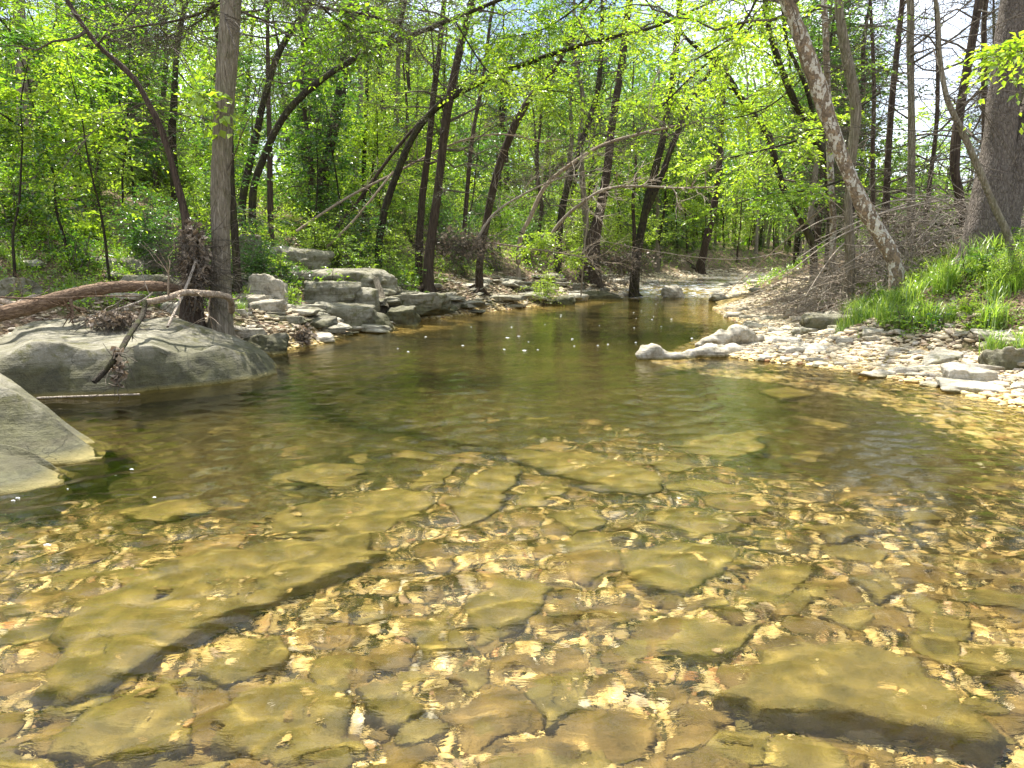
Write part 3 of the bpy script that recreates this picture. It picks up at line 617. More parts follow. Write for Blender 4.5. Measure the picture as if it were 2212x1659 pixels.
def leaf_mat(name, cols, tr, gloss=0.06, mixf=0.5):
    m, t, out, N = nodes(name); g = N('NewGeometry')
    r = g.outputs['Random Per Island']; n = noise(N, 0.9, wpos(N), 3, 0.6)
    f = mathn(N, 'ADD', mathn(N, 'MULTIPLY', r, 0.55), mathn(N, 'MULTIPLY', n, 0.5))
    cc = ramp(N, f, [(0.12, cols[0]), (0.42, cols[1]), (0.75, cols[2])])
    d = N('BsdfDiffuse', ins={'Color': cc}); tc_ = mixc(N, 1.0, cc, tr, 'MULTIPLY')
    tl = N('BsdfTranslucent', ins={'Color': tc_})
    s1 = N('MixShader', ins={0: mixf, 1: d.outputs[0], 2: tl.outputs[0]})
    gl = N('BsdfGlossy', ins={'Roughness': 0.38, 'Color': (1, 1, 1, 1)})
    s2 = N('MixShader', ins={0: gloss, 1: s1.outputs[0], 2: gl.outputs[0]})
    t.links.new(s2.outputs[0], out.inputs['Surface']); return m
M['leaf'] = leaf_mat('spring_leaves', [(0.04, 0.10, 0.008), (0.13, 0.24, 0.015), (0.28, 0.39, 0.028)], (1.45, 1.6, 0.8))
M['leafy'] = leaf_mat('yellow_green_leaves', [(0.13, 0.22, 0.015), (0.25, 0.36, 0.025), (0.38, 0.48, 0.05)], (1.5, 1.6, 0.8))
M['leafd'] = leaf_mat('deep_green_leaves', [(0.02, 0.06, 0.01), (0.045, 0.115, 0.016), (0.09, 0.18, 0.022)], (1.5, 1.6, 0.8))
M['needle'] = leaf_mat('cedar_needles', [(0.05, 0.06, 0.03), (0.09, 0.11, 0.045), (0.14, 0.15, 0.07)], (1, 1, 1), 0.02, 0.25)
M['grass'] = leaf_mat('grass_blades', [(0.07, 0.14, 0.02), (0.17, 0.28, 0.035), (0.32, 0.4, 0.08)], (1.6, 1.7, 0.9))
M['litter'] = leaf_mat('dead_leaves', [(0.09, 0.065, 0.042), (0.22, 0.165, 0.11), (0.44, 0.36, 0.27)], (1, 0.9, 0.8), 0.03, 0.2)

def rnd(g, n): v = g.normal(size=(n, 3)); return v / np.linalg.norm(v, axis=1)[:, None]
def nrm(v): return v / np.maximum(np.linalg.norm(v, axis=-1, keepdims=True), 1e-9)
def tubes(Pt, Rd, sides=4):
    """Pt (n,k,3) centre lines, Rd (n,k)"""
    n, k, _ = Pt.shape; T = nrm(np.gradient(Pt, axis=1)); mt = nrm(Pt[:, -1] - Pt[:, 0])
    ref = np.where(np.abs(mt[:, 2:3]) > 0.8, np.array([[1., 0, 0]]), np.array([[0, 0, 1.]]))[:, None]
    s = nrm(np.cross(T, ref)); u = np.cross(s, T); a = np.arange(sides) * 2 * PI / sides
    V = Pt[:, :, None] + Rd[:, :, None, None] * (s[:, :, None] * np.cos(a)[None, None, :, None] + u[:, :, None] * np.sin(a)[None, None, :, None])
    f = grid_faces(k, sides, True); F = (f[None] + (np.arange(n) * k * sides)[:, None, None]).reshape(-1, 4)
    return V.reshape(-1, 3), F
def leaves(pos, d, size, g, tilt=0.5, wid=0.5):
    n = len(pos); d = nrm(d); up = nrm(np.array([[0, 0, 1.]]) + tilt * g.normal(size=(n, 3)))
    s = nrm(np.cross(d, up)); nn = np.cross(s, d); sz = size[:, None]
    w_ = wid * 0.5 * sz * g.uniform(.8, 1.2, (n, 1)); fold = 0.12 * sz
    a = pos; b = pos + d * sz * 0.42 + s * w_ + nn * fold; c = pos + d * sz - nn * fold * .8; e = pos + d * sz * 0.42 - s * w_ + nn * fold
    return np.stack([a, b, c, e], 1).reshape(-1, 3), np.arange(4 * n).reshape(n, 4)
def sprays(mb, A, D, L, g, per=12, ls=0.07, droop=0.25, mt=0, ml=1, wid=0.5, tr=0.004, fill=1.0, tilt=0.5):
    """leafy twigs starting at A towards D with length L"""
    n = len(A); D = nrm(D); t = np.linspace(0, 1, 5); L = np.asarray(L)
    bend = rnd(g, n) * 0.12
    def pt(tt): return A[:, None] + (D[:, None] * tt[..., None] + bend[:, None] * (tt ** 2)[..., None] + np.array([0, 0, -droop]) * (tt ** 2)[..., None]) * L[:, None, None]
    V, F = tubes(pt(np.repeat(t[None], n, 0)), np.outer(L / 0.6, tr * np.linspace(1, .35, 5)), 3); mb.add(V, F, mt)
    if per:
        tt = np.clip(np.linspace(0.12, 1, per)[None] + g.normal(size=(n, per)) * 0.04, 0.05, 1)
        pos = pt(tt); side = nrm(np.cross(D, (0, 0, 1.)))[:, None] * np.where(np.arange(per) % 2, 1, -1)[None, :, None]
        dr = D[:, None] * 0.75 + side * 0.8 + g.normal(size=(n, per, 3)) * 0.25 + np.array([0, 0, -0.15])
        pos = (pos + dr * 0.012).reshape(-1, 3); dr = dr.reshape(-1, 3)
        if fill < 1: k = g.random(len(pos)) < fill; pos, dr = pos[k], dr[k]
        V, F = leaves(pos, dr, ls * g.uniform(.55, 1.2, len(pos)), g, tilt, wid); mb.add(V, F, ml)
def limb_paths(A, D, L, g, k=7, curl=0.25, up=0.15):
    n = len(A); t = np.linspace(0, 1, k); D = nrm(D); b1, b2 = rnd(g, n) * curl, rnd(g, n) * curl * .6
    return A[:, None] + L[:, None, None] * (D[:, None] * t[None, :, None] + b1[:, None] * (t ** 2)[None, :, None] + b2[:, None] * np.sin(t * 5)[None, :, None] * .35 + np.array([0, 0, up]) * (t ** 2)[None, :, None] + g.normal(size=(n, k, 3)) * (.03 * (t > 0))[None, :, None])
def limbed(mb, A, D, L, g, r0=0.03, ns=12, sl=(.35, .8), per=11, ls=0.07, droop=.25, mt=0, ml=1, curl=.25, up=.15, fill=1.0, wid=.5, start=.25, tr=.004):
    n = len(A); Pt = limb_paths(A, D, L, g, 7, curl, up); Rd = (r0 * (L / L.max()))[:, None] * np.linspace(1, .2, 7)[None]
    V, F = tubes(Pt, Rd, 5); mb.add(V, F, mt)
    u = g.uniform(start, 1, (n, ns)) * 5.999; i = u.astype(int); f = (u - i)[..., None]; r = np.arange(n)[:, None]
    q = Pt[r, i] * (1 - f) + Pt[r, i + 1] * f; T = nrm(Pt[r, i + 1] - Pt[r, i])
    dr = nrm(T * .6 + rnd(g, n * ns).reshape(n, ns, 3) * np.array([1, 1, .45]))
    sprays(mb, q.reshape(-1, 3), dr.reshape(-1, 3), g.uniform(*sl, n * ns), g, per, ls, droop, mt, ml, wid, tr, fill)

def trunk_mesh(pts, rad, mat, seed, sides=16, flare=1.0, n=None, name='trunk', lump=0.10):
    p = np.array(pts, float); n = n or max(24, len(p) * 8)
    q = spline(p, n); r = spline([(a, 0, 0) for a in rad], n)[:, 0]
    L = np.concatenate([[0], np.cumsum(np.linalg.norm(np.diff(q, axis=0), axis=1))])
    r = np.maximum(r, 0.004) * (1 + flare * np.exp(-L / (r[0] * 2.2)))
    V, F = tubes(q[None], r[None], sides); c = np.repeat(q, sides, 0); rr = np.repeat(r, sides)
    off = fbm(np.stack([V[:, 0] * 4 / rr.max() * .25, V[:, 1] * 4 / rr.max() * .25, V[:, 2] * 1.3], 1), 4, seed) * lump * 2 + fbm(V * 14, 3, seed + 4) * lump * .5
    if flare > 0.5:
        a = np.arctan2(V[:, 1] - c[:, 1], V[:, 0] - c[:, 0]); off = off + 0.28 * np.sin(a * 5 + seed) * np.exp(-np.repeat(L, sides) / (rr.max() * 2.5))
    V = c + (V - c) * (1 + off)[:, None]
    return V, F, q, r
TREE_N = 0
def tree(path, hw, label, Y=None, name='tree', cat='tree', mat='bark_dark', ext=5.0, lean_ext=None, limbs=14, span=(.45, 1.0), ll=(1.2, 2.8), leaf='leaf', leafkw=None, twmat='twig', flare=0.45, forks=(), seed=None, roots=0, group=None, up=.15, tipr=.35, sides=16, elev=.25, bias=None):
    """path: photograph pixels (px, py) or (px, py, Y) going up; hw: half widths in photograph pixels at each or at the base"""
    global TREE_N; TREE_N += 1; sd = seed or 1000 + TREE_N; g = np.random.default_rng(sd)
    pts = [np.array(P(a[0], a[1], a[2] if len(a) > 2 else Y)) for a in path]; Yb = pts[0][1]
    hw = [h * .88 for h in hw] if isinstance(hw, (list, tuple)) else hw * .88
    rad = [h / 1659 * pts[i][1] for i, h in enumerate(hw)] if isinstance(hw, (list, tuple)) else [hw / 1659 * Yb * (1 - (1 - tipr - .25) * i / max(1, len(pts) - 1)) for i in range(len(pts))]
    z0 = gz(pts[0][0], pts[0][1])
    if pts[0][2] > z0 - 0.05: pts.insert(0, np.array([pts[0][0] + (pts[0][0] - pts[1][0]) * .1, pts[0][1], z0 - .25])); rad.insert(0, rad[0] * 1.08)
    if ext > 0:
        d = nrm(pts[-1] - pts[-2]) if lean_ext is None else nrm(np.array(lean_ext, float))
        r1 = rad[-1]
        for k in (1, 2, 3): pts.append(pts[-1] + d * ext / 3 + np.array([g.normal() * .12, g.normal() * .12, 0])); rad.append(r1 * (1 - .3 * k))
    base = np.array([pts[0][0], pts[0][1], z0])
    root = tag(link(name, None, loc=base), label, cat, group)
    mb = MB(); V, F, q, r = trunk_mesh(pts, rad, mat, sd, sides, flare); mb.add(V, F, 0, True)
    for fk in forks:
        fp = [np.array(P(a[0], a[1], a[2] if len(a) > 2 else Yb)) for a in fk[0]]; fr = [fk[1] / 1659 * Yb * (1 - .5 * i / len(fp)) for i in range(len(fp))]
        V, F, _, _ = trunk_mesh(fp, fr, mat, sd + 3, 12, 0); mb.add(V, F, 0, True)
    t_ = link('trunk', mb.mesh('trunk', [M[mat]], base), root)
    for k in range(roots):
        a = k * 2 * PI / roots + g.normal() * .3; rr = rad[0] * g.uniform(.28, .45); ln = g.uniform(.5, 1.3); xy = base[:2] + np.array([math.cos(a), math.sin(a)]) * rad[0] * .8
        rp_ = []
        for j in range(6):
            s_ = j / 5 * ln; x_, y_ = xy + np.array([math.cos(a + .5 * math.sin(j + k)), math.sin(a + .5 * math.sin(j + k))]) * s_; rp_.append((x_, y_, gz(x_, y_) + rr * .7 * (1 - j / 4.4) + (.16 if j == 0 else 0)))
        V, F, _, _ = trunk_mesh(rp_, [rr * (1 - .15 * j) for j in range(6)], mat, sd + k, 8, 0)
        link('root', mesh('root', V - base, F, M[mat], True), root)
    if limbs:
        kw = dict(ns=12, per=11, ls=.075); kw.update(leafkw or {})
        m2 = MB(); n = len(q); i = (g.uniform(span[0], span[1], limbs) * (n - 1)).astype(int)
        az = g.uniform(0, 2 * PI, limbs); el = g.normal(size=limbs) * .35 + elev
        D = np.stack([np.cos(az) * np.cos(el), np.sin(az) * np.cos(el), np.sin(el)], 1)
        if bias is not None: D = nrm(D + np.array(bias))
        L = g.uniform(ll[0], ll[1], limbs)
        limbed(m2, q[i], D, L, g, r0=min(.035, max(.01, r.max() * .2)), up=up, **kw)
        nb = 9; i = (g.uniform(.3, .95, nb) * (n - 1)).astype(int)
        limbed(m2, q[i], rnd(g, nb) * (1, 1, .5) + (0, 0, .15), g.uniform(.7, 2.2, nb), g, r0=.012, ns=12, per=0, sl=(.3, .9), curl=.45, up=-.1, tr=.005)
        link('crown', m2.mesh('crown', [M[twmat], M[leaf]], base), root)
    return root
NOLEAF = dict(ns=10, per=0, sl=(.3, .8))

# --- trees of the left bank
tree([(62, 440), (56, 370), (54, 300), (50, 160), (40, 0)], 21, 'thick straight grey trunk at the far left edge, leaves over its upper part', 15.5, mat='bark_grey', limbs=16, span=(.35, 1), leafkw=dict(ls=.085, ns=14))
tree([(478, 722), (478, 640), (478, 520), (477, 400), (482, 280), (489, 150), (495, 60), (500, -60)], [27, 24, 22, 22, 21, 22, 22, 22], 'tall straight foreground trunk rising beside the largest boulder', 11.0, mat='bark_grey', ext=6.5, limbs=12, span=(.68, 1), bias=(.1, .9, 0), ll=(1.2, 3.0), leafkw=dict(ls=.09, ns=14), roots=4, sides=24, flare=.45)
tree([(416, 712), (412, 640), (408, 560), (402, 480), (384, 400), (352, 290), (320, 222), (285, 165), (210, 95), (160, 25), (120, -40)], [28, 22, 15, 10, 7.5, 7.5, 7, 6.5, 5.5, 5, 4], 'bare crooked brown stem leaning left from the debris-wrapped stump', 10.9, name='dead_tree', cat='dead tree', mat='bark_brown', ext=1.2, limbs=7, span=(.6, .95), ll=(.5, 1.3), leafkw=NOLEAF, flare=.2)
tree([(505, 470), (500, 380), (497, 260), (500, 120), (505, 0)], 9, 'narrow dark trunk half hidden behind the tall straight foreground trunk', 13.2, ext=4, limbs=10)
tree([(524, 440), (545, 330), (572, 210), (600, 120), (640, 50), (690, -20)], 9, 'dark slim trunk leaning right just beyond the foreground trunk', 17, ext=3)
tree([(545, 435), (568, 345), (618, 245), (700, 168), (800, 110), (900, 72), (1000, 32), (1090, -5)], [9, 8.5, 8, 7.5, 7, 6, 5, 4], 'dark arching trunk sweeping up and right across the left half of the canopy', 16.5, ext=2, limbs=18, span=(.35, 1), ll=(.7, 1.8), leafkw=dict(ns=10, ls=.085), up=.0, forks=[([(820, 105), (860, 60), (880, -20)], 5), ([(885, 80), (880, 140), (884, 195)], 5)])
tree([(584, 470), (583, 350), (580, 220), (578, 90), (575, -10)], 7, 'thin pale brown pole tree between the two leaning dark trunks', 18, mat='bark_brown', ext=3, limbs=8)
tree([(694, 428), (703, 360), (722, 270), (736, 200), (745, 110), (758, 30), (765, -30)], [15, 14, 13, 12, 11, 11, 11], 'thick blackish trunk with a slight bend, centre of the left bank', 23, ext=5, limbs=16, leafkw=dict(ls=.1))
tree([(372, 300), (376, 220), (383, 100), (400, 10)], 9, 'dark upright trunk between the bare crooked stem and the foreground trunk', 20, ext=4)
tree([(786, 395), (790, 250), (795, 120), (793, 0)], 5.5, 'thin straight dark pole tree right of the thick blackish trunk', 24, ext=4, limbs=9)
tree([(855, 300), (860, 150), (866, -10)], 7, 'faint grey trunk far behind the arching trunks', 36, ext=4, mat='bark_grey')
tree([(818, 540), (828, 470), (850, 395), (890, 300), (935, 240), (1000, 195), (1100, 150), (1200, 115), (1300, 85), (1400, 62), (1480, 30)], [9, 9, 8.5, 8, 8, 8, 7, 6, 5, 4, 3], 'mossy arching trunk bowing far right over the creek with hanging leaves', 18.8, ext=1, limbs=22, span=(.42, 1), ll=(.6, 1.7), leaf='leafy', leafkw=dict(ls=.1, ns=11, droop=.5), up=-.08, roots=3)
tree([(708, 520), (770, 440), (850, 330), (920, 250), (985, 190)], 5, 'slender leaning pole crossing behind the mossy arching trunk', 19.6, ext=1, limbs=6, leafkw=NOLEAF, mat='bark_brown')
tree([(905, 548), (912, 430), (925, 330), (935, 220), (950, 100), (960, -10)], 9, 'left of the pair of brown cedar trunks at the bank edge', 19.6, mat='bark_brown', ext=4, limbs=20, leaf='needle', leafkw=dict(ns=16, per=10, ls=.05, wid=.3, sl=(.3, .7)), roots=4, span=(.3, 1))
tree([(926, 568), (938, 470), (951, 370), (965, 250), (990, 120), (1020, 0)], [13, 11, 10, 10, 9, 8], 'right of the pair of brown cedar trunks, its roots spilling down the bank', 18.8, mat='bark_brown', ext=4, limbs=26, leaf='needle', leafkw=dict(ns=18, per=9, ls=.05, wid=.3, sl=(.3, .7)), roots=7, span=(.25, 1), elev=0)
tree([(1036, 568), (1052, 470), (1075, 370), (1110, 275), (1150, 205), (1190, 155), (1230, 90)], [9, 9, 9, 9, 8, 8, 6], 'brown trunk leaning right from the root tangle, centre of the picture', 21, mat='bark_brown', ext=3, limbs=14, roots=4)
tree([(1000, 535), (1008, 430), (1020, 300), (1045, 160), (1060, 40)], 6, 'straight thin cedar between the cedar pair and the leaning brown trunk', 24, mat='bark_brown', ext=3, limbs=22, leaf='needle', leafkw=dict(ns=14, per=8, ls=.06, wid=.3), span=(.3, 1))
tree([(1122, 525), (1145, 470), (1180, 400), (1240, 350), (1310, 310), (1400, 285)], 5.5, 'pale slender tree bending right into grey brushwood', 25, mat='deadwood', ext=2, limbs=44, span=(.3, 1), ll=(.8, 2.6), leafkw=dict(ns=26, per=0, sl=(.4, 1.1)), up=-.05)
tree([(1206, 525), (1215, 450), (1235, 370), (1262, 290), (1290, 200), (1300, 80)], 9, 'dark leaning trunk behind the arched dead branch', 28, ext=4, limbs=14)
tree([(1275, 545), (1290, 480), (1303, 420), (1312, 360), (1325, 250), (1345, 120), (1360, 0)], [19, 13, 11, 10, 9, 8, 8], 'brown trunk with a broad flaring foot right of the leafy low branch', 29, mat='bark_brown', ext=4, limbs=24, leaf='needle', leafkw=dict(ns=14, per=9, ls=.07, wid=.3), flare=.6, roots=5, span=(.35, 1))
tree([(1371, 604), (1380, 530), (1393, 460), (1412, 380), (1432, 300), (1450, 190), (1465, 60), (1470, -30)], [11, 10, 9, 9, 8, 8, 7, 6], 'tall dark forked trunk standing at the water left of the rapids', 27.5, ext=4, limbs=18, forks=[([(1393, 465), (1425, 390), (1470, 270), (1510, 190), (1560, 120)], 7)], span=(.4, 1), roots=4, leafkw=dict(ls=.1))
tree([(1514, 572), (1530, 500), (1545, 430), (1555, 340), (1560, 240)], 10, 'brown trunk leaning right on the far bank above the rapids', 46, mat='bark_brown', ext=6, limbs=14, leafkw=dict(ls=.12), roots=3)
# --- right bank
tree([(1758, 575), (1752, 520), (1720, 450), (1690, 400), (1660, 300), (1600, 210), (1560, 150), (1490, 90)], [9, 9, 9, 8, 8, 7, 6, 4], 'dark crooked tree arching left over the far stream', 22, ext=2, limbs=22, span=(.35, 1), ll=(1, 2.4), leaf='leafy', leafkw=dict(ls=.1), bias=(-.4, -.2, 0))
tree([(1790, 545), (1792, 450), (1785, 360), (1760, 300), (1722, 230), (1692, 160), (1660, 60), (1650, -30)], [9, 9, 9, 8, 8, 7, 6, 6], 'dark double-curved trunk behind the brush pile', 19, ext=4, limbs=20, leaf='leafy', leafkw=dict(ls=.09), forks=[([(1768, 330), (1745, 200), (1700, 90), (1690, 0)], 5)], bias=(-.3, -.2, 0))
tree([(1935, 585), (1905, 515), (1862, 440), (1832, 370), (1805, 300), (1775, 210), (1748, 130), (1718, 50), (1690, -20)], [18, 18, 18, 16, 16, 19, 18, 16, 16], 'leaning sycamore with white and brown flaking bark above the grass', 12.8, mat='bark_syc', ext=4, limbs=14, span=(.7, 1), ll=(1, 2.5), leafkw=dict(ls=.11, ns=10), flare=.35, sides=22)
tree([(1836, 585), (1834, 500), (1833, 420), (1842, 320), (1848, 230), (1828, 120), (1815, 40), (1805, -40)], [12, 11, 9, 11, 12, 12, 10, 9], 'upright grey flaky trunk crossing behind the leaning sycamore', 14.4, mat='bark_grey', ext=5, limbs=12, span=(.6, 1), flare=.3)
tree([(1800, 500), (1795, 400), (1790, 250), (1785, 120), (1780, 0)], [8, 8, 8, 7, 7], 'pale slender sycamore left of the leaning one', 17, mat='bark_syc', ext=4, limbs=9)

tree([(1886, 500), (1885, 350), (1888, 180), (1880, 0)], 6, 'thin brown cedar just right of the leaning sycamore', 20, mat='bark_brown', ext=4, limbs=34, leaf='needle', twmat='twig', leafkw=dict(ns=16, per=3, ls=.05, wid=.3, sl=(.3, .9)), span=(.1, 1), elev=0, up=-.1)
tree([(1912, 500), (1916, 400), (1924, 250), (1940, 90), (1950, -20)], 9, 'reddish cedar with many dead side twigs behind the brush pile', 17, mat='bark_brown', ext=4, limbs=26, leaf='needle', leafkw=dict(ns=12, per=2, ls=.05, wid=.3, sl=(.3, .9)), span=(.1, .75), elev=0, up=-.1)
tree([(1968, 520), (1968, 400), (1969, 250), (1966, 100), (1965, -10)], [10, 9, 8, 8, 8], 'straight weathered grey trunk in front of the bright sky gap', 16, mat='bark_grey', ext=4, limbs=15, leafkw=dict(ns=12, per=0, sl=(.3, .9)), span=(.1, .6), elev=0, up=-.1)
tree([(1999, 505), (2008, 400), (2022, 280), (2026, 150), (2020, 0)], 6, 'thin slightly curved trunk right of the weathered grey one', 17.5, mat='bark_brown', ext=4, limbs=15, leafkw=dict(ns=12, per=0, sl=(.3, .9)), span=(.1, .6), elev=0, up=-.1)
tree([(2086, 520), (2074, 430), (2062, 350), (2072, 250), (2092, 130), (2115, 0)], [11, 10, 11, 10, 9, 9], 'brown S-curved cedar left of the great double trunk', 15.5, mat='bark_brown', ext=4, limbs=24, leaf='needle', leafkw=dict(ns=12, per=4, ls=.05, wid=.3, sl=(.3, .8)), span=(.2, .7), elev=.1, up=-.05)
tree([(2124, 480), (2128, 300), (2126, 150), (2130, 0)], 9, 'dark cedar directly behind the great double trunk', 17, mat='bark_brown', ext=4, limbs=34, leaf='needle', leafkw=dict(ns=14, per=5, ls=.05, wid=.3), span=(.1, 1), elev=0)
tree([(2128, 545), (2132, 480), (2140, 420), (2153, 340), (2164, 250), (2176, 150), (2184, 70), (2195, -40)], [46, 41, 38, 35, 33, 31, 30, 29], 'great rugged double trunk at the right edge, thickest of all', 12.2, mat='bark_big', ext=5, limbs=9, span=(.85, 1), ll=(1.5, 3), leafkw=dict(ls=.11, ns=12), roots=6, sides=32, flare=.35, forks=[([(2150, 530), (2175, 440), (2200, 350), (2235, 240), (2270, 120), (2300, -40)], 36)])
tree([(2180, 520), (2145, 440), (2108, 350), (2072, 270), (2045, 210), (2030, 120), (2025, 20)], [9, 8, 8, 7, 6, 5, 4], 'slim grey leaning stem in front of the great double trunk', 11.4, mat='bark_grey', ext=2, limbs=16, span=(.5, 1), ll=(.6, 1.6), leafkw=dict(ns=9, per=0), flare=.2)

# ---------------------------------------------------------------- pools of plants that are copied
def pool_tree(seed, H, r, mat, leaf, limbs, ll, kw, low=.15, lean=.1, tw='twig', up=.15, elev=.3):
    g = np.random.default_rng(seed); k = 9; t = np.linspace(0, 1, k)
    p = np.stack([lean * H * t ** 1.5 * math.cos(seed) + g.normal(size=k) * .05 * H / 8, lean * H * t ** 1.5 * math.sin(seed) + g.normal(size=k) * .05 * H / 8, t * H - .3], 1); p[0, :2] = 0
    V, F, q, rr = trunk_mesh(list(p), list(r * (1 - .8 * t)), mat, seed, 10, .5); tm = mesh('trunk', V, F, M[mat], True)
    mb = MB(); i = (g.uniform(low, 1, limbs) ** .85 * (len(q) - 1)).astype(int); az = g.uniform(0, 2 * PI, limbs); el = g.normal(size=limbs) * .3 + elev
    D = np.stack([np.cos(az) * np.cos(el), np.sin(az) * np.cos(el), np.sin(el)], 1); L = g.uniform(*ll, limbs) * (1 - .45 * i / len(q))
    limbed(mb, q[i], D, L, g, r0=r * .22, up=up, **kw)
    return tm, mb.mesh('crown', [M[tw], M[leaf]])
def pool_shrub(seed, H, W_, leaf, stems, kw):
    g = np.random.default_rng(seed); az = g.uniform(0, 2 * PI, stems); ti = g.uniform(.1, W_ / H, stems)
    D = np.stack([np.cos(az) * ti, np.sin(az) * ti, np.ones(stems)], 1); L = H * g.uniform(.6, 1.05, stems); A = np.stack([g.normal(size=stems) * .08, g.normal(size=stems) * .08, np.full(stems, -.08)], 1)
    Pt = limb_paths(A, D, L, g, 7, .2, .0); V, F = tubes(Pt, np.full(stems, .009)[:, None] * np.linspace(1, .4, 7)[None], 5)
    st = mesh('stem', V, F, M['twig'], True); mb = MB(); ns = kw.pop('ns', 16); u = g.uniform(.22, 1, (stems, ns)) * 5.999; i = u.astype(int); f = (u - i)[..., None]; r = np.arange(stems)[:, None]
    q = (Pt[r, i] * (1 - f) + Pt[r, i + 1] * f).reshape(-1, 3); dr = rnd(g, len(q)) * np.array([1, 1, .4]) + (0, 0, .2)
    sprays(mb, q, dr, g.uniform(.2, .55, len(q)) * H / 1.4, g, **kw)
    return st, mb.mesh('foliage', [M['twig'], M[leaf]])
POOL = {
 'forest': [pool_tree(50 + i, 10 + i % 3, .13, ('bark_dark', 'bark_brown', 'bark_grey', 'bark_dark')[i], ('leaf', 'leafy', 'leafd', 'leaf')[i], 34, (1.6, 3.4), dict(ns=15, per=9, ls=.14, sl=(.5, 1.1)), .12) for i in range(4)],
 'cedar': [pool_tree(60 + i, 10, .11, 'bark_brown', 'needle', 95, (.6, 1.9), dict(ns=16, per=(3, 7)[i], ls=.07, wid=.3, sl=(.3, .9), droop=.35), .08, .05, 'twig', -.08, 0) for i in range(2)],
 'sapling': [pool_tree(70 + i, 4.2, .028, 'bark_dark', ('leaf', 'leafy', 'leafd')[i], 20, (.6, 1.4), dict(ns=9, per=9, ls=.1, sl=(.25, .55), wid=.6), .2, .15) for i in range(3)],
 'shrub': [pool_shrub(80 + i, 1.5, .9, ('leaf', 'leafy', 'leafd', 'leaf')[i], 12, dict(per=9, ls=(.075, .065, .085, .055)[i], ns=16, droop=.3)) for i in range(4)],
 'herb': [pool_shrub(90 + i, .45, .5, ('leaf', 'leafy', 'leafd')[i], 9, dict(per=6, ls=.065, ns=6, droop=.3)) for i in range(3)],
}
PART = {'forest': ('trunk', 'crown'), 'cedar': ('trunk', 'crown'), 'sapling': ('trunk', 'crown'), 'shrub': ('stem', 'foliage'), 'herb': ('stem', 'foliage')}
def plant(kind, name, x, y, s, label, cat, group, var=None, rz=None, g=random, dz=0.0):
    v = POOL[kind][var if var is not None else g.randrange(len(POOL[kind]))]
    o = link(name, None, loc=(x, y, gz(x, y) + dz)); o.scale = (s * g.uniform(.9, 1.1), s * g.uniform(.9, 1.1), s); o.rotation_euler = (0, 0, g.uniform(0, 6.28) if rz is None else rz)
    for n, me in zip(PART[kind], v): link(n, me, o)
    return tag(o, label, cat, group)
def place(n, box, keep, seed):
    return scatter(n, box, keep, seed)
rg = random.Random(3)
def gap(x, y): return -.328 < x / y < -.28
# far woods: rows of leafy trees closing the view behind both banks
LIM = 0
for x, y, z in place(175, (-42, 55, 24, 80), lambda x, y, z, s, d, g: (s != 0) & (d > 1.5) & (np.abs(x) < .8 * y + 4) & ~((s == 1) & (y < 26)) & ~((s == 1) & (x > .46 * y) & (g.random(len(x)) < .8)), 101):
    if .43 < x / y < .59 or -.325 < x / y < -.28: continue
    LIM += 1
    lab = 'leafy tree deep in the ' + ('left' if x < -.15 * y else 'middle' if x < .25 * y else 'right') + (' woods, well behind the bank trees' if y < 50 else ' woods, among the farthest trees')
    plant('forest', 'woodland_tree', x, y, rg.uniform(.75, 1.35), lab, 'tree', 'leafy trees deep in the woods', g=rg)
for x, y, z in place(34, (8, 34, 18, 46), lambda x, y, z, s, d, g: (s == 1) & (d > 2.5) & (x > .38 * y) & (np.abs(x) < .75 * y), 102):
    if .43 < x / y < .59: continue
    plant('cedar', 'cedar_tree', x, y, rg.uniform(.8, 1.3), 'twiggy brown cedar in the thicket on the right, ' + ('nearer half' if y < 30 else 'farther half'), 'tree', 'twiggy cedars on the right', g=rg)
for x, y, z in place(16, (-20, 10, 18, 40), lambda x, y, z, s, d, g: (s == -1) & (d > 2.5) & (np.abs(x) < .7 * y), 103):
    if gap(x, y): continue
    plant('cedar', 'cedar_tree', x, y, rg.uniform(.7, 1.1), 'grey-green cedar among the leafy trees of the left woods', 'tree', 'cedars of the left woods', var=1, g=rg)
for x, y, z in place(26, (-14, 4, 14, 27), lambda x, y, z, s, d, g: (s == -1) & (d > 2.6) & (np.abs(x) < .7 * y) & ((x < -.3 * y) | (y > 19)), 104):
    if gap(x, y): continue
    plant('sapling', 'sapling', x, y, rg.uniform(.8, 1.45), 'bright green sapling on the ' + ('lower' if y < 18 else 'upper') + ' left slope', 'sapling', 'saplings on the left slope', g=rg)
for x, y, z in place(215, (-26, 24, 13, 50), lambda x, y, z, s, d, g: (s == -1) & (d > 2.0) & (np.abs(x) < .72 * y + 1) & (g.random(len(x)) < np.clip(1.4 - y / 40, .2, 1)) & ((y > 18) | (g.random(len(x)) < .45)), 105):
    plant('shrub', 'shrub', x, y, rg.uniform(.6, 1.25) * (1 + max(0, y - 20) * .025) * (.5 if gap(x, y) else 1), 'leafy shrub in the understorey of the left bank, ' + ('near the slope stones' if y < 19 else 'behind the first trunks' if y < 30 else 'far back'), 'shrub', 'understorey shrubs of the left bank', g=rg)
for x, y, z in place(120, (5, 50, 18, 62), lambda x, y, z, s, d, g: (s != 0) & ((s == 1) | (y > 36)) & (d > np.where(y > 30, 1.2, 3)) & (np.abs(x) < .72 * y), 106):
    plant('shrub', 'shrub', x, y, rg.uniform(.4, .8), 'low leafy shrub ' + ('beside the far bend of the stream' if y > 32 else 'on the flat behind the brush heap'), 'shrub', 'low shrubs of the right and far banks', g=rg)
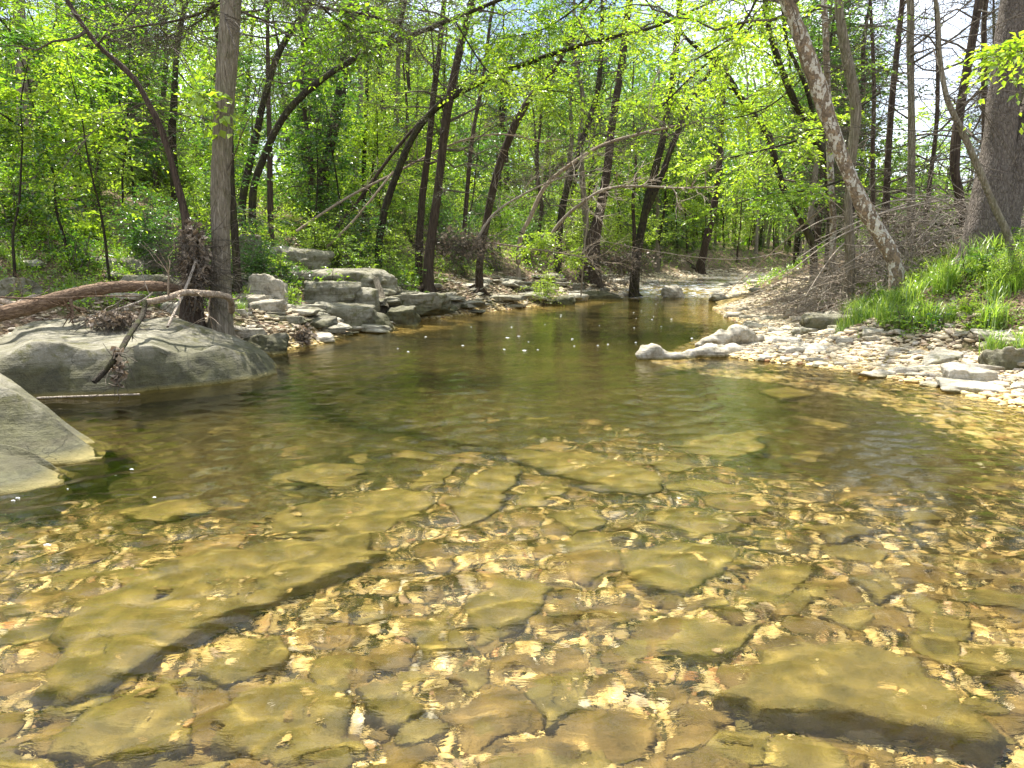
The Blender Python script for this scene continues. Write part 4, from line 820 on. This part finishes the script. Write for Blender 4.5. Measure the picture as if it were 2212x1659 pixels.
for x, y, z in place(70, (-11, 2, 9, 20), lambda x, y, z, s, d, g: (s == -1) & (d > .9) & (d < 6) & (np.abs(x) < .72 * y), 107):
    plant('herb', 'herb', x, y, rg.uniform(.6, 1.5), 'small leafy herb between the stones of the left slope', 'plant', 'herbs on the left slope', g=rg)
for x, y, z in place(80, (4, 9, 7, 17), lambda x, y, z, s, d, g: (s == 1) & (d > 1.9) & (d < 5), 108):
    plant('herb', 'herb', x, y, rg.uniform(.5, 1.1), 'small leafy herb rooted in the right gravel bank', 'plant', 'herbs on the right bank', g=rg)
# ferny bush over the ledges, leafy low branch, saplings met in the photograph
for px_, py_, Yd, s, kd, v, lab in [
  (770, 590, 17.6, .9, 'shrub', 3, 'ferny bright bush spilling over the end of the long ledge'), (850, 590, 18.2, .8, 'shrub', 3, 'ferny bush at the foot of the mossy arching trunk'),
  (690, 560, 18.5, .8, 'shrub', 1, 'yellow-green bush above the topmost ledge'), (1180, 560, 22.5, .75, 'shrub', 1, 'bright low bush on the leaf-strewn middle bank'),
  (320, 480, 13.4, .9, 'shrub', 2, 'large-leaved dark bush left of the crooked stem'), (560, 480, 15.0, .8, 'shrub', 2, 'dark leafy bush just right of the foreground trunk'),
  (140, 470, 12.8, 1.0, 'sapling', 0, 'multi-twigged sapling standing right of the far-left trunk'), (230, 470, 12.2, .85, 'sapling', 1, 'yellow-green sapling between the far-left trunk and the crooked stem'),
  (20, 500, 11.5, .9, 'sapling', 2, 'sapling cut by the left edge of the picture'), (2190, 570, 10.6, .45, 'shrub', 1, 'small leafy bush at the foot of the great double trunk'),
  (1990, 470, 16.5, .6, 'shrub', 1, 'green bush on top of the brush pile before the sky gap'), (2060, 450, 16.0, .6, 'shrub', 3, 'bush right of the one on top of the brush pile')]:
    q = P(px_, py_, Yd); plant(kd, 'shrub' if kd == 'shrub' else 'sapling', q.x, q.y, s, lab, 'shrub' if kd == 'shrub' else 'sapling', None, var=v, g=rg)

# overhanging leafy boughs reaching into the picture from trees outside it
def bough(name, pts, r, label, leaf, kw, seed, n=14, ll=(.4, 1.0), mat='bark_dark', up=-.05):
    g = np.random.default_rng(seed); p = [np.array(P(*a)) for a in pts]; b = p[0]
    root = tag(link(name, None, loc=b), label, 'branch')
    V, F, q, rr = trunk_mesh(p, [r * (1 - .75 * i / len(p)) for i in range(len(p))], mat, seed, 8, 0); link('branch', mesh('branch', V - b, F, M[mat], True), root)
    mb = MB(); i = (g.uniform(.12, 1, n) * (len(q) - 1)).astype(int); D = rnd(g, n) * (1, 1, .35) + nrm(q[-1] - q[0]) * .6
    limbed(mb, q[i], D, g.uniform(*ll, n), g, r0=r * .4, up=up, **kw); link('foliage', mb.mesh('foliage', [M['twig'], M[leaf]], b), root)
    return root
LK = dict(ns=9, per=11, ls=.1, sl=(.25, .55), droop=.35, wid=.55)
bough('leafy_branch', [(1560, -160, 15), (1640, -60, 14), (1600, 60, 13.5), (1500, 130, 13)], .03, 'leafy branch hanging over the middle of the creek from the top edge', 'leafy', LK, 301, 16)
bough('leafy_branch', [(1900, 200, 16), (1800, 270, 15.5), (1700, 310, 15), (1580, 340, 14.6)], .03, 'bright spray of leaves stretching left over the far stream, upper of two', 'leafy', LK, 302, 16, (.5, 1.1))
bough('leafy_branch', [(1850, 380, 17), (1750, 410, 16.5), (1660, 420, 16), (1590, 440, 15.6)], .025, 'lower of the two leaf sprays stretching left over the far stream', 'leaf', LK, 303, 12)
bough('leafy_branch', [(1120, 500, 20.8), (1160, 520, 20.5), (1210, 540, 20.2), (1240, 560, 20)], .02, 'low leafy branch drooping over the leaf-strewn middle bank', 'leafy', LK, 304, 12, (.4, .9))
bough('leafy_branch', [(2290, 60, 8), (2240, 100, 7.8), (2200, 120, 7.7)], .012, 'sprig of fresh leaves at the top right edge before the great trunk', 'leafy', dict(LK, ls=.085), 305, 6, (.2, .4))
bough('leafy_branch', [(-120, -60, 12), (-20, 20, 12), (60, 110, 12.2), (150, 170, 12.4)], .02, 'leafy branch reaching in at the top left corner', 'leaf', LK, 306, 16, (.5, 1.1))
bough('leafy_branch', [(-160, 180, 11.6), (-40, 220, 11.8), (40, 270, 12), (120, 300, 12.2)], .018, 'leafy branch reaching in from the left edge before the far-left trunk', 'leafy', LK, 307, 14, (.4, .9))
bough('leafy_branch', [(380, 150, 10.9), (410, 185, 10.8), (435, 205, 10.7), (455, 225, 10.6)], .01, 'sprig of big round leaves beside the foreground trunk', 'leafy', dict(LK, ls=.12, wid=.8, ns=5, per=6), 308, 4, (.15, .3))
bough('leafy_branch', [(980, 40, 17), (1060, 160, 16.6), (1150, 190, 16.4), (1240, 200, 16.2)], .02, 'hanging leafy branch above the centre arch', 'leafy', LK, 309, 14, (.4, 1.0))
bough('leafy_branch', [(640, -60, 12), (700, 20, 12), (780, 70, 12), (850, 60, 12)], .02, 'leafy branch dipping from the top edge right of the foreground trunk', 'leaf', LK, 310, 12, (.4, .9))
bough('cedar_branch', [(560, -80, 11.5), (480, 0, 11.6), (400, 40, 11.8), (280, 60, 12)], .03, 'grey-green cedar bough crossing the top behind the foreground trunk', 'needle', dict(ns=20, per=12, ls=.06, wid=.25, sl=(.3, .7), droop=.3), 311, 22, (.6, 1.4), 'bark_brown')
bough('cedar_branch', [(560, -60, 11.5), (680, 10, 11.8), (780, 30, 12), (860, 50, 12.3)], .03, 'grey-green cedar bough right of the foreground trunk at the top', 'needle', dict(ns=20, per=12, ls=.06, wid=.25, sl=(.3, .7), droop=.3), 312, 22, (.6, 1.4), 'bark_brown')
# bare arched dead branches over the middle bank
def stick(name, pts, r0, r1, label, mat, seed, cat='branch', twigs=0, sides=8, tl=(.2, .6), group=None, n=None, flare=0):
    p = [np.array(a if len(a) == 3 and not isinstance(a, tuple) else P(*a)) for a in pts]; b = p[0]; g = np.random.default_rng(seed)
    V, F, q, rr = trunk_mesh(p, list(np.linspace(r0, r1, len(p))), mat, seed, sides, flare, n); mb = MB(); mb.add(V, F, 0, True)
    if twigs:
        i = (g.uniform(.15, 1, twigs) * (len(q) - 1)).astype(int); D = rnd(g, twigs) + nrm(q[-1] - q[0]) * .7; L = g.uniform(*tl, twigs); Pt = limb_paths(q[i], D, L, g, 6, .3, 0)
        V, F = tubes(Pt, np.full(twigs, r0 * .3)[:, None] * np.linspace(1, .3, 6)[None], 4); mb.add(V, F)
        j = g.integers(0, twigs, twigs * 3); Pt = limb_paths(Pt[j, 3], D[j] + rnd(g, twigs * 3) * .8, L[j] * .6, g, 5, .3, 0)
        V, F = tubes(Pt, np.full(len(j), r0 * .15)[:, None] * np.linspace(1, .3, 5)[None], 3); mb.add(V, F)
    o = link(name, mb.mesh(name, [M[mat]], b), loc=b); tag(o, label, cat, group); return o
for i, (pts, r0, r1, lab, tw) in enumerate([
  ([(1175, 530, 24), (1215, 475, 23.6), (1262, 435, 23.2), (1310, 408, 22.8), (1380, 402, 22.4), (1460, 406, 22), (1545, 404, 21.6)], .085, .03, 'long pale dead branch arched over the bank towards the far stream', 22),
  ([(1010, 560, 19.6), (1060, 470, 19.6), (1130, 420, 19.8), (1210, 385, 20), (1262, 376, 20)], .05, .015, 'pale forked dead branch rising right from the cedar roots', 16),
  ([(1255, 640, 21), (1262, 540, 20.6), (1270, 450, 20.4), (1256, 410, 20.2), (1262, 370, 20)], .03, .012, 'thin wriggling pale sapling stem standing in front of the middle bank', 8),
  ([(640, 500, 18.4), (745, 430, 19), (860, 370, 19.4), (980, 310, 20), (1080, 290, 20.6), (1180, 310, 21)], .05, .02, 'fallen dark branch slanting behind the pair of cedar trunks', 14),
  ([(1020, 520, 20.2), (1100, 530, 20), (1200, 545, 19.6), (1290, 560, 19.4)], .04, .015, 'low dead branch lying along the middle bank top', 14),
  ([(850, 370, 18.4), (770, 470, 18.3), (705, 535, 18.2)], .03, .05, 'short dark pole propped against the slope behind the ledges', 0),
  ([(1690, 545, 26), (1600, 560, 24.5), (1500, 555, 23.5), (1400, 540, 22.5), (1300, 520, 22)], .02, .008, 'long thin bare bough sagging over the rapids', 14),
  ([(1560, 640, 21), (1640, 570, 19), (1730, 490, 17), (1800, 430, 15.5)], .012, .02, 'long thin bent twig rising from the bar to the brush pile', 6),
  ([(1480, 80, 14), (1420, 160, 14), (1405, 220, 14), (1400, 250, 14)], .02, .006, 'pale dangling vine above mid-stream', 5)]):
    stick('dead_branch', pts, r0 * .72, r1 * .72, lab, 'twigpale' if 'pale' in lab or 'thin' in lab else 'deadwood', 500 + i, twigs=tw * 2, tl=(.3, 1.1))

# driftwood over the largest boulder
stick('driftwood_log', [(-260, 710, 8.6), (-60, 688, 8.9), (60, 664, 9.3), (150, 638, 9.6), (230, 622, 9.9), (330, 618, 10.2), (392, 626, 10.5)], .105, .06, 'long brown driftwood log lying from the left edge to the debris-wrapped stump', 'driftwood', 610, 'log', 4, 16, flare=0)
stick('driftwood_branch', [(500, 672, 10.2), (498, 648, 9.9), (480, 638, 9.7), (440, 634, 9.5), (400, 632, 9.3), (360, 644, 9.1), (312, 654, 9.0)], .045, .035, 'peeling grey driftwood branch bent around the foreground trunk', 'deadwood', 611, 'branch', 5, 12)
stick('driftwood_branch', [(314, 650, 9.0), (308, 680, 8.8), (285, 715, 8.1), (255, 765, 7.6), (228, 800, 7.5), (203, 826, 7.4)], .03, .026, 'dark broken driftwood branch hanging down the front of the largest boulder', 'bark_dark', 612, 'branch', 3, 12, (.08, .2))
stick('driftwood_branch', [(424, 562, 10.6), (400, 625, 10.1), (362, 706, 9.4)], .02, .018, 'straight pale stick leaning on the debris-wrapped stump', 'twigpale', 613, 'branch', 0, 8)
stick('driftwood_branch', [(155, 696, 9.6), (210, 682, 9.6), (300, 652, 9.7), (330, 632, 9.8)], .018, .01, 'pale stick lying on top of the largest boulder', 'twigpale', 614, 'branch', 5, 8)
stick('driftwood_branch', [(-20, 640, 10), (30, 656, 9.8), (75, 640, 10), (98, 652, 10.2)], .04, .02, 'weathered twisted root at the left edge above the log', 'deadwood', 615, 'branch', 3, 10)
stick('driftwood_branch', [(80, 860, 7.55), (180, 856, 7.58), (302, 852, 7.6)], .012, .010, 'white stick floating along the foot of the largest boulder', 'twigpale', 616, 'branch', 0, 8)
stick('dead_branch', [(-60, 640, 8.9), (100, 645, 9.2), (200, 640, 9.5), (300, 640, 9.8)], .012, .006, 'thin red-brown stick behind the driftwood log', 'driftwood', 617, 'branch', 14)
stick('tree_stump', [(812, 600, 16.3), (822, 640, 16.1), (828, 668, 15.9)], .06, .13, 'split mossy stump standing against the end of the long ledge', 'bark_grey', 618, 'stump', 0, 14, flare=0)
# debris wrapped around stump: flood wrack
def wrack(name, c, size, n, seed, label, cat='debris', nl=500, ls=.09, nt=160, kind=None):
    g = np.random.default_rng(seed); c = np.array(c); mb = MB(); p = rnd(g, nl) * (g.random((nl, 1)) ** .5) * np.array(size) / 2
    V, F = leaves(p, rnd(g, nl) * (1, 1, .8), ls * g.uniform(.5, 1.3, nl), g, 2.0, .8); mb.add(V, F, 1)
    p = rnd(g, nt) * (g.random((nt, 1)) ** .5) * np.array(size) * .45; Pt = limb_paths(p, rnd(g, nt) * (1, 1, .7) - (0, 0, .3), np.full(nt, max(size) * .45), g, 5, .5, 0)
    V, F = tubes(Pt, np.full(nt, .006)[:, None] * np.linspace(1, .4, 5)[None], 3); mb.add(V, F, 0)
    o = link(name, mb.mesh(name, [M['twig'], M['litter']]), loc=c); return tag(o, label, cat, None, kind)
wrack('flood_debris', P(420, 572, 10.7), (.42, .4, 1.25), 0, 620, 'dark matted leaves and roots wrapped round the stump left of the foreground trunk', nl=1300, nt=420)
wrack('flood_debris', P(245, 690, 9.4), (.7, .4, .2), 0, 621, 'small heap of dead leaves and twigs on the largest boulder', nl=300, ls=.07, nt=120)
wrack('flood_debris', P(655, 722, 12.2), (.3, .25, .34), 0, 622, 'pale tuft of driftwood shreds standing at the waterline', nl=90, ls=.08, nt=110)
wrack('flood_debris', P(990, 530, 19.6), (2.3, 1.0, .8), 0, 623, 'tangle of roots and twigs at the top of the middle bank', nl=400, ls=.1, nt=420)
wrack('flood_debris', P(1330, 560, 26.5), (3.2, 1.4, 1.1), 0, 624, 'twiggy debris under the forked trunk by the rapids', nl=300, ls=.12, nt=420)
wrack('flood_debris', P(255, 795, 7.55), (.13, .1, .5), 0, 625, 'dead leaves caught on the hanging broken branch', nl=60, ls=.08, nt=20)

# the brush pile on the right bank
g = np.random.default_rng(700); n = 2300; mb = MB()
A = np.stack([g.uniform(6.0, 11.5, n), g.uniform(13.6, 18, n), np.zeros(n)], 1)
gzv = land(A[:, 0], A[:, 1])[0]; hump = 1.45 * np.exp(-((A[:, 0] - 7.8) ** 2 / 3.2 + (A[:, 1] - 15.4) ** 2 / 4)); A[:, 2] = gzv + g.random(n) * hump + .02
D = np.stack([-.55 + g.normal(size=n) * .6, -.5 + g.normal(size=n) * .6, -.12 + g.normal(size=n) * .3], 1); L = g.uniform(.4, 1.7, n)
Pt = limb_paths(A, D, L, g, 6, .18, -.06); gp = land(Pt[..., 0].ravel(), Pt[..., 1].ravel())[0].reshape(n, 6); Pt[..., 2] = np.maximum(Pt[..., 2], gp + .01)
V, F = tubes(Pt, (g.uniform(.004, .013, n))[:, None] * np.linspace(1, .35, 6)[None], 4); mb.add(V, F, 0)
j = g.integers(0, n, 2400); Pt2 = limb_paths(Pt[j, 3], D[j] + rnd(g, 2400), g.uniform(.15, .5, 2400), g, 4, .3, 0); V, F = tubes(Pt2, np.full(2400, .004)[:, None] * np.linspace(1, .4, 4)[None], 3); mb.add(V, F, 0)
nl = 2600; p = np.stack([g.uniform(5.8, 10, nl), g.uniform(12.6, 17, nl), np.zeros(nl)], 1); p[:, 2] = land(p[:, 0], p[:, 1])[0] + g.random(nl) * .45 * np.exp(-((p[:, 0] - 7.6) ** 2 / 3.2 + (p[:, 1] - 14.6) ** 2 / 4)); V, F = leaves(p, rnd(g, nl) * (1, 1, .3), .1 * g.uniform(.5, 1.2, nl), g, 1, .8); mb.add(V, F, 1)
tag(link('brushwood', mb.mesh('brushwood', [M['twigpale'], M['litter']])), 'tangled heap of bleached brushwood on the right bank', 'brushwood', kind='stuff')
for i, (a, b) in enumerate([((1740, 640), (1850, 500)), ((1690, 600), (1900, 470)), ((1720, 560), (1960, 440)), ((1760, 520), (2050, 430)), ((1800, 590), (1960, 520)), ((1960, 420), (2100, 470)), ((1730, 500), (1850, 470)), ((1840, 470), (2000, 430))]):
    m_ = ((a[0] + b[0]) / 2, (a[1] + b[1]) / 2 - 14)
    stick('fallen_branch', [(a[0], a[1], 13.4), (m_[0], m_[1], 14), (b[0], b[1], 14.8)], .007, .018, ('lowest', 'second', 'third', 'fourth', 'fifth', 'sixth', 'seventh', 'topmost')[i] + ' of the thick bleached poles laid across the brush heap', 'twigpale', 720 + i, twigs=7)

# ground cover: leaf litter, low weeds, grass
def litter(n, box, keep, seed, label):
    p = scatter(n, box, keep, seed, .012); g = np.random.default_rng(seed); V, F = leaves(p, rnd(g, n) * (1, 1, .12), .085 * g.uniform(.5, 1.3, n), g, .5, .75)
    tag(link('leaf_litter', mesh('leaf_litter', V, F, M['litter'])), label, 'leaf litter', kind='stuff')
litter(15000, (-16, 14, 8, 34), lambda x, y, z, s, d, g: (s == -1) & (d > .7) & (g.random(len(x)) < np.exp(-(y - 8) / 14)), 801, 'dead brown leaves strewn on the left bank')
litter(7000, (4.5, 16, 8, 26), lambda x, y, z, s, d, g: (s == 1) & (d > 2.4), 802, 'dead brown leaves strewn on the right bank')
def weeds(n, box, keep, seed, mat, label, h=(.08, .3), ls=.05, per=6):
    p = scatter(n, box, keep, seed); g = np.random.default_rng(seed); mb = MB()
    sprays(mb, p, rnd(g, n) * (.5, .5, .1) + (0, 0, 1), g.uniform(*h, n), g, per, ls, .3, 1, 0, .5, .002); tag(link('weeds', mb.mesh('weeds', [M[mat], M[mat]])), label, 'weeds', kind='stuff')
def clump(x, y, f=.6, t=0.0): return fbm(np.stack([x * f, y * f, x * 0], 1), 3, 44) > t
weeds(9000, (-16, 6, 9, 24), lambda x, y, z, s, d, g: (s == -1) & (d > 1.3) & clump(x, y) & (np.abs(x) < .75 * y), 811, 'leaf', 'low green weeds carpeting the left slope')
weeds(8000, (-28, 20, 20, 46), lambda x, y, z, s, d, g: (s == -1) & (d > 2.2) & (np.abs(x) < .75 * y), 812, 'leafy', 'low weeds under the trees behind the left bank', (.2, .7), .1)
weeds(5000, (4, 40, 10, 50), lambda x, y, z, s, d, g: (s == 1) & (d > 3.0) & clump(x, y, .5, -.1), 813, 'leaf', 'low weeds on the right bank', (.12, .45), .07)
def blades(p, g, h, wd, seg=4):
    n = len(p); t = np.linspace(0, 1, seg); az = g.uniform(0, 2 * PI, n); o = np.stack([np.cos(az), np.sin(az), az * 0], 1); s = np.stack([-np.sin(az), np.cos(az), az * 0], 1); b = g.uniform(.15, .75, n)
    c = p[:, None] + h[:, None, None] * (np.array([0, 0, 1.]) * (t - .25 * t ** 3)[None, :, None] + o[:, None] * (b[:, None] * t ** 2)[..., None]); w_ = wd[:, None] * np.array([1, .9, .6, .06])[None]
    V = np.stack([c - s[:, None] * w_[..., None], c + s[:, None] * w_[..., None]], 2).reshape(-1, 3); k = np.arange(seg - 1)[None, :, None] * 2 + np.array([0, 1, 3, 2])[None, None]; F = (k + (np.arange(n) * seg * 2)[:, None, None]).reshape(-1, 4)
    return V, F
TUFT = []
for i in range(4):
    g = np.random.default_rng(820 + i); n = (90, 120, 70, 150)[i]; p = np.concatenate([g.normal(size=(n, 2)) * .06, np.full((n, 1), -.02)], 1); V, F = blades(p, g, g.uniform(.16, .46, n), g.uniform(.0025, .007, n)); TUFT.append(mesh('grass_tuft', V, F, M['grass']))
def tuft(x, y, s, label, group):
    o = link('grass_tuft', TUFT[rg.randrange(4)], loc=(x, y, gz(x, y))); o.scale = (s, s, s * rg.uniform(.8, 1.2)); o.rotation_euler = (0, 0, rg.uniform(0, 6.28)); tag(o, label, 'grass tuft', group)
for x, y, z in place(200, (4.2, 9, 8, 16), lambda x, y, z, s, d, g: (s == 1) & (d > 1.8) & (d < 4.2) & (g.random(len(x)) < .35 + .6 * clump(x, y, .9, -.1)), 831):
    tuft(x, y, rg.uniform(.7, 1.35), 'tuft of bright grass at the back of the gravel bar, ' + ('under the leaning sycamore' if x < 6.2 else 'towards the great double trunk'), 'grass tufts behind the gravel bar')
for a, b in [(2175, 730), (2200, 700), (2150, 750), (2210, 760), (2190, 660), (2110, 600), (2140, 640), (2080, 640)]:
    q = G(a, b, .3); tuft(q.x, q.y, 1.1, 'tuft of grass on the gravel at the right edge', 'grass tufts at the right edge')
for x, y, z in place(36, (-10, -3, 9, 17), lambda x, y, z, s, d, g: (s == -1) & (d > 1) & (d < 5), 832): tuft(x, y, rg.uniform(.5, .9), 'small grass tuft on the left slope', 'grass tufts on the left slope')
p = scatter(16000, (4.2, 9, 7.5, 17), lambda x, y, z, s, d, g: (s == 1) & (d > 1.6) & (d < 4.4) & clump(x, y, .9, -.05), 833); g = np.random.default_rng(1); V, F = blades(p, g, g.uniform(.08, .3, len(p)), g.uniform(.002, .005, len(p)))
tag(link('grass', mesh('grass', V, F, M['grass'])), 'short grass growing behind the gravel bar', 'grass', kind='stuff')

# the far-off wood closing the view
g = np.random.default_rng(900); n = 150000; mb = MB(); az = g.uniform(-.62, .68, n); rr = g.uniform(70, 125, n); x = rr * np.sin(az); y = rr * np.cos(az)
top = 17 + 5 * fbm(np.stack([az * 14, az * 0, az * 0], 1), 3, 5); top = np.where((az > -.325) & (az < -.275), 4, top); top = np.where(az > .4, 6.5 + 2 * fbm(np.stack([az * 20, az * 0, az * 0], 1), 3, 6), top)
h = g.random(n) ** 1.1 * top; z = land(x, y)[0] + h; keep = fbm(np.stack([x * .22, y * .22, z * .3], 1), 3, 77) > -.22
p = np.stack([x, y, z], 1)[keep]; V, F = leaves(p, rnd(g, len(p)), g.uniform(.3, .6, len(p)), g, 1.2, .7); mb.add(V, F, 1)
m_ = 300; az = g.uniform(-.6, .66, m_); rr = g.uniform(66, 115, m_); b = np.stack([rr * np.sin(az), rr * np.cos(az)], 1); bz = land(b[:, 0], b[:, 1])[0]
Pt = limb_paths(np.concatenate([b, bz[:, None] - .3], 1), rnd(g, m_) * (.12, .12, 0) + (0, 0, 1), np.where(az > .43, 9, 15) * g.uniform(.8, 1.1, m_), g, 6, .06, 0); V, F = tubes(Pt, g.uniform(.1, .24, m_)[:, None] * np.linspace(1, .3, 6)[None], 6); mb.add(V, F, 0, True)
tag(link('far_woods', mb.mesh('far_woods', [M['bark_grey'], M['leaf']])), 'pale green wall of far-off woods closing the valley', 'woods', kind='stuff')

weeds(9000, (0, 50, 26, 62), lambda x, y, z, s, d, g: (s != 0) & (d > .9), 815, 'leaf', 'weeds crowding the banks of the far bend', (.2, .8), .11)
litter(6000, (0, 40, 26, 55), lambda x, y, z, s, d, g: (s != 0) & (d > .5), 803, 'dead leaves on the banks of the far bend')
for x, y, z in place(22, (3, 30, 30, 52), lambda x, y, z, s, d, g: (s != 0) & (d > .8) & (d < 5), 109):
    plant('sapling', 'sapling', x, y, rg.uniform(1.2, 2.2), 'slender leafy sapling leaning at the bend of the far stream', 'sapling', 'saplings at the far bend', g=rg)

for x, y, z in place(46, (5, 26, 31, 64), lambda x, y, z, s, d, g: (s != 0) & (d > 1) & (x / y > .12) & (x / y < .42), 110):
    plant('forest', 'woodland_tree', x, y, rg.uniform(.55, 1.1), 'leafy tree closing the view where the stream bends away, ' + ('on its near bank' if y < 46 else 'beyond the bend'), 'tree', 'trees at the bend of the stream', g=rg)
bough('leafy_branch', [(1700, -60, 17), (1620, 60, 17), (1500, 160, 17), (1430, 230, 17)], .03, 'broad leafy bough hanging from the top above the rapids', 'leafy', LK, 320, 22, (.6, 1.4))
bough('leafy_branch', [(1300, -80, 18), (1260, 0, 18), (1180, 60, 18), (1100, 80, 18)], .03, 'leafy bough at the top edge above the arching trunks', 'leaf', LK, 321, 22, (.6, 1.4))
bough('leafy_branch', [(1780, 120, 19), (1700, 200, 18.6), (1640, 240, 18.4), (1560, 260, 18)], .025, 'leafy bough left of the leaning sycamore at mid height', 'leafy', LK, 322, 18, (.5, 1.2))

weeds(3800, (4.6, 11, 7.5, 17), lambda x, y, z, s, d, g: (s == 1) & (d > 1.9) & (d < 5), 816, 'leaf', 'low mixed weeds between the grass of the right bank', (.06, .26), .05)
litter(4000, (4.4, 11, 7.5, 17), lambda x, y, z, s, d, g: (s == 1) & (d > 1.4), 804, 'dead leaves between the grass of the right bank')
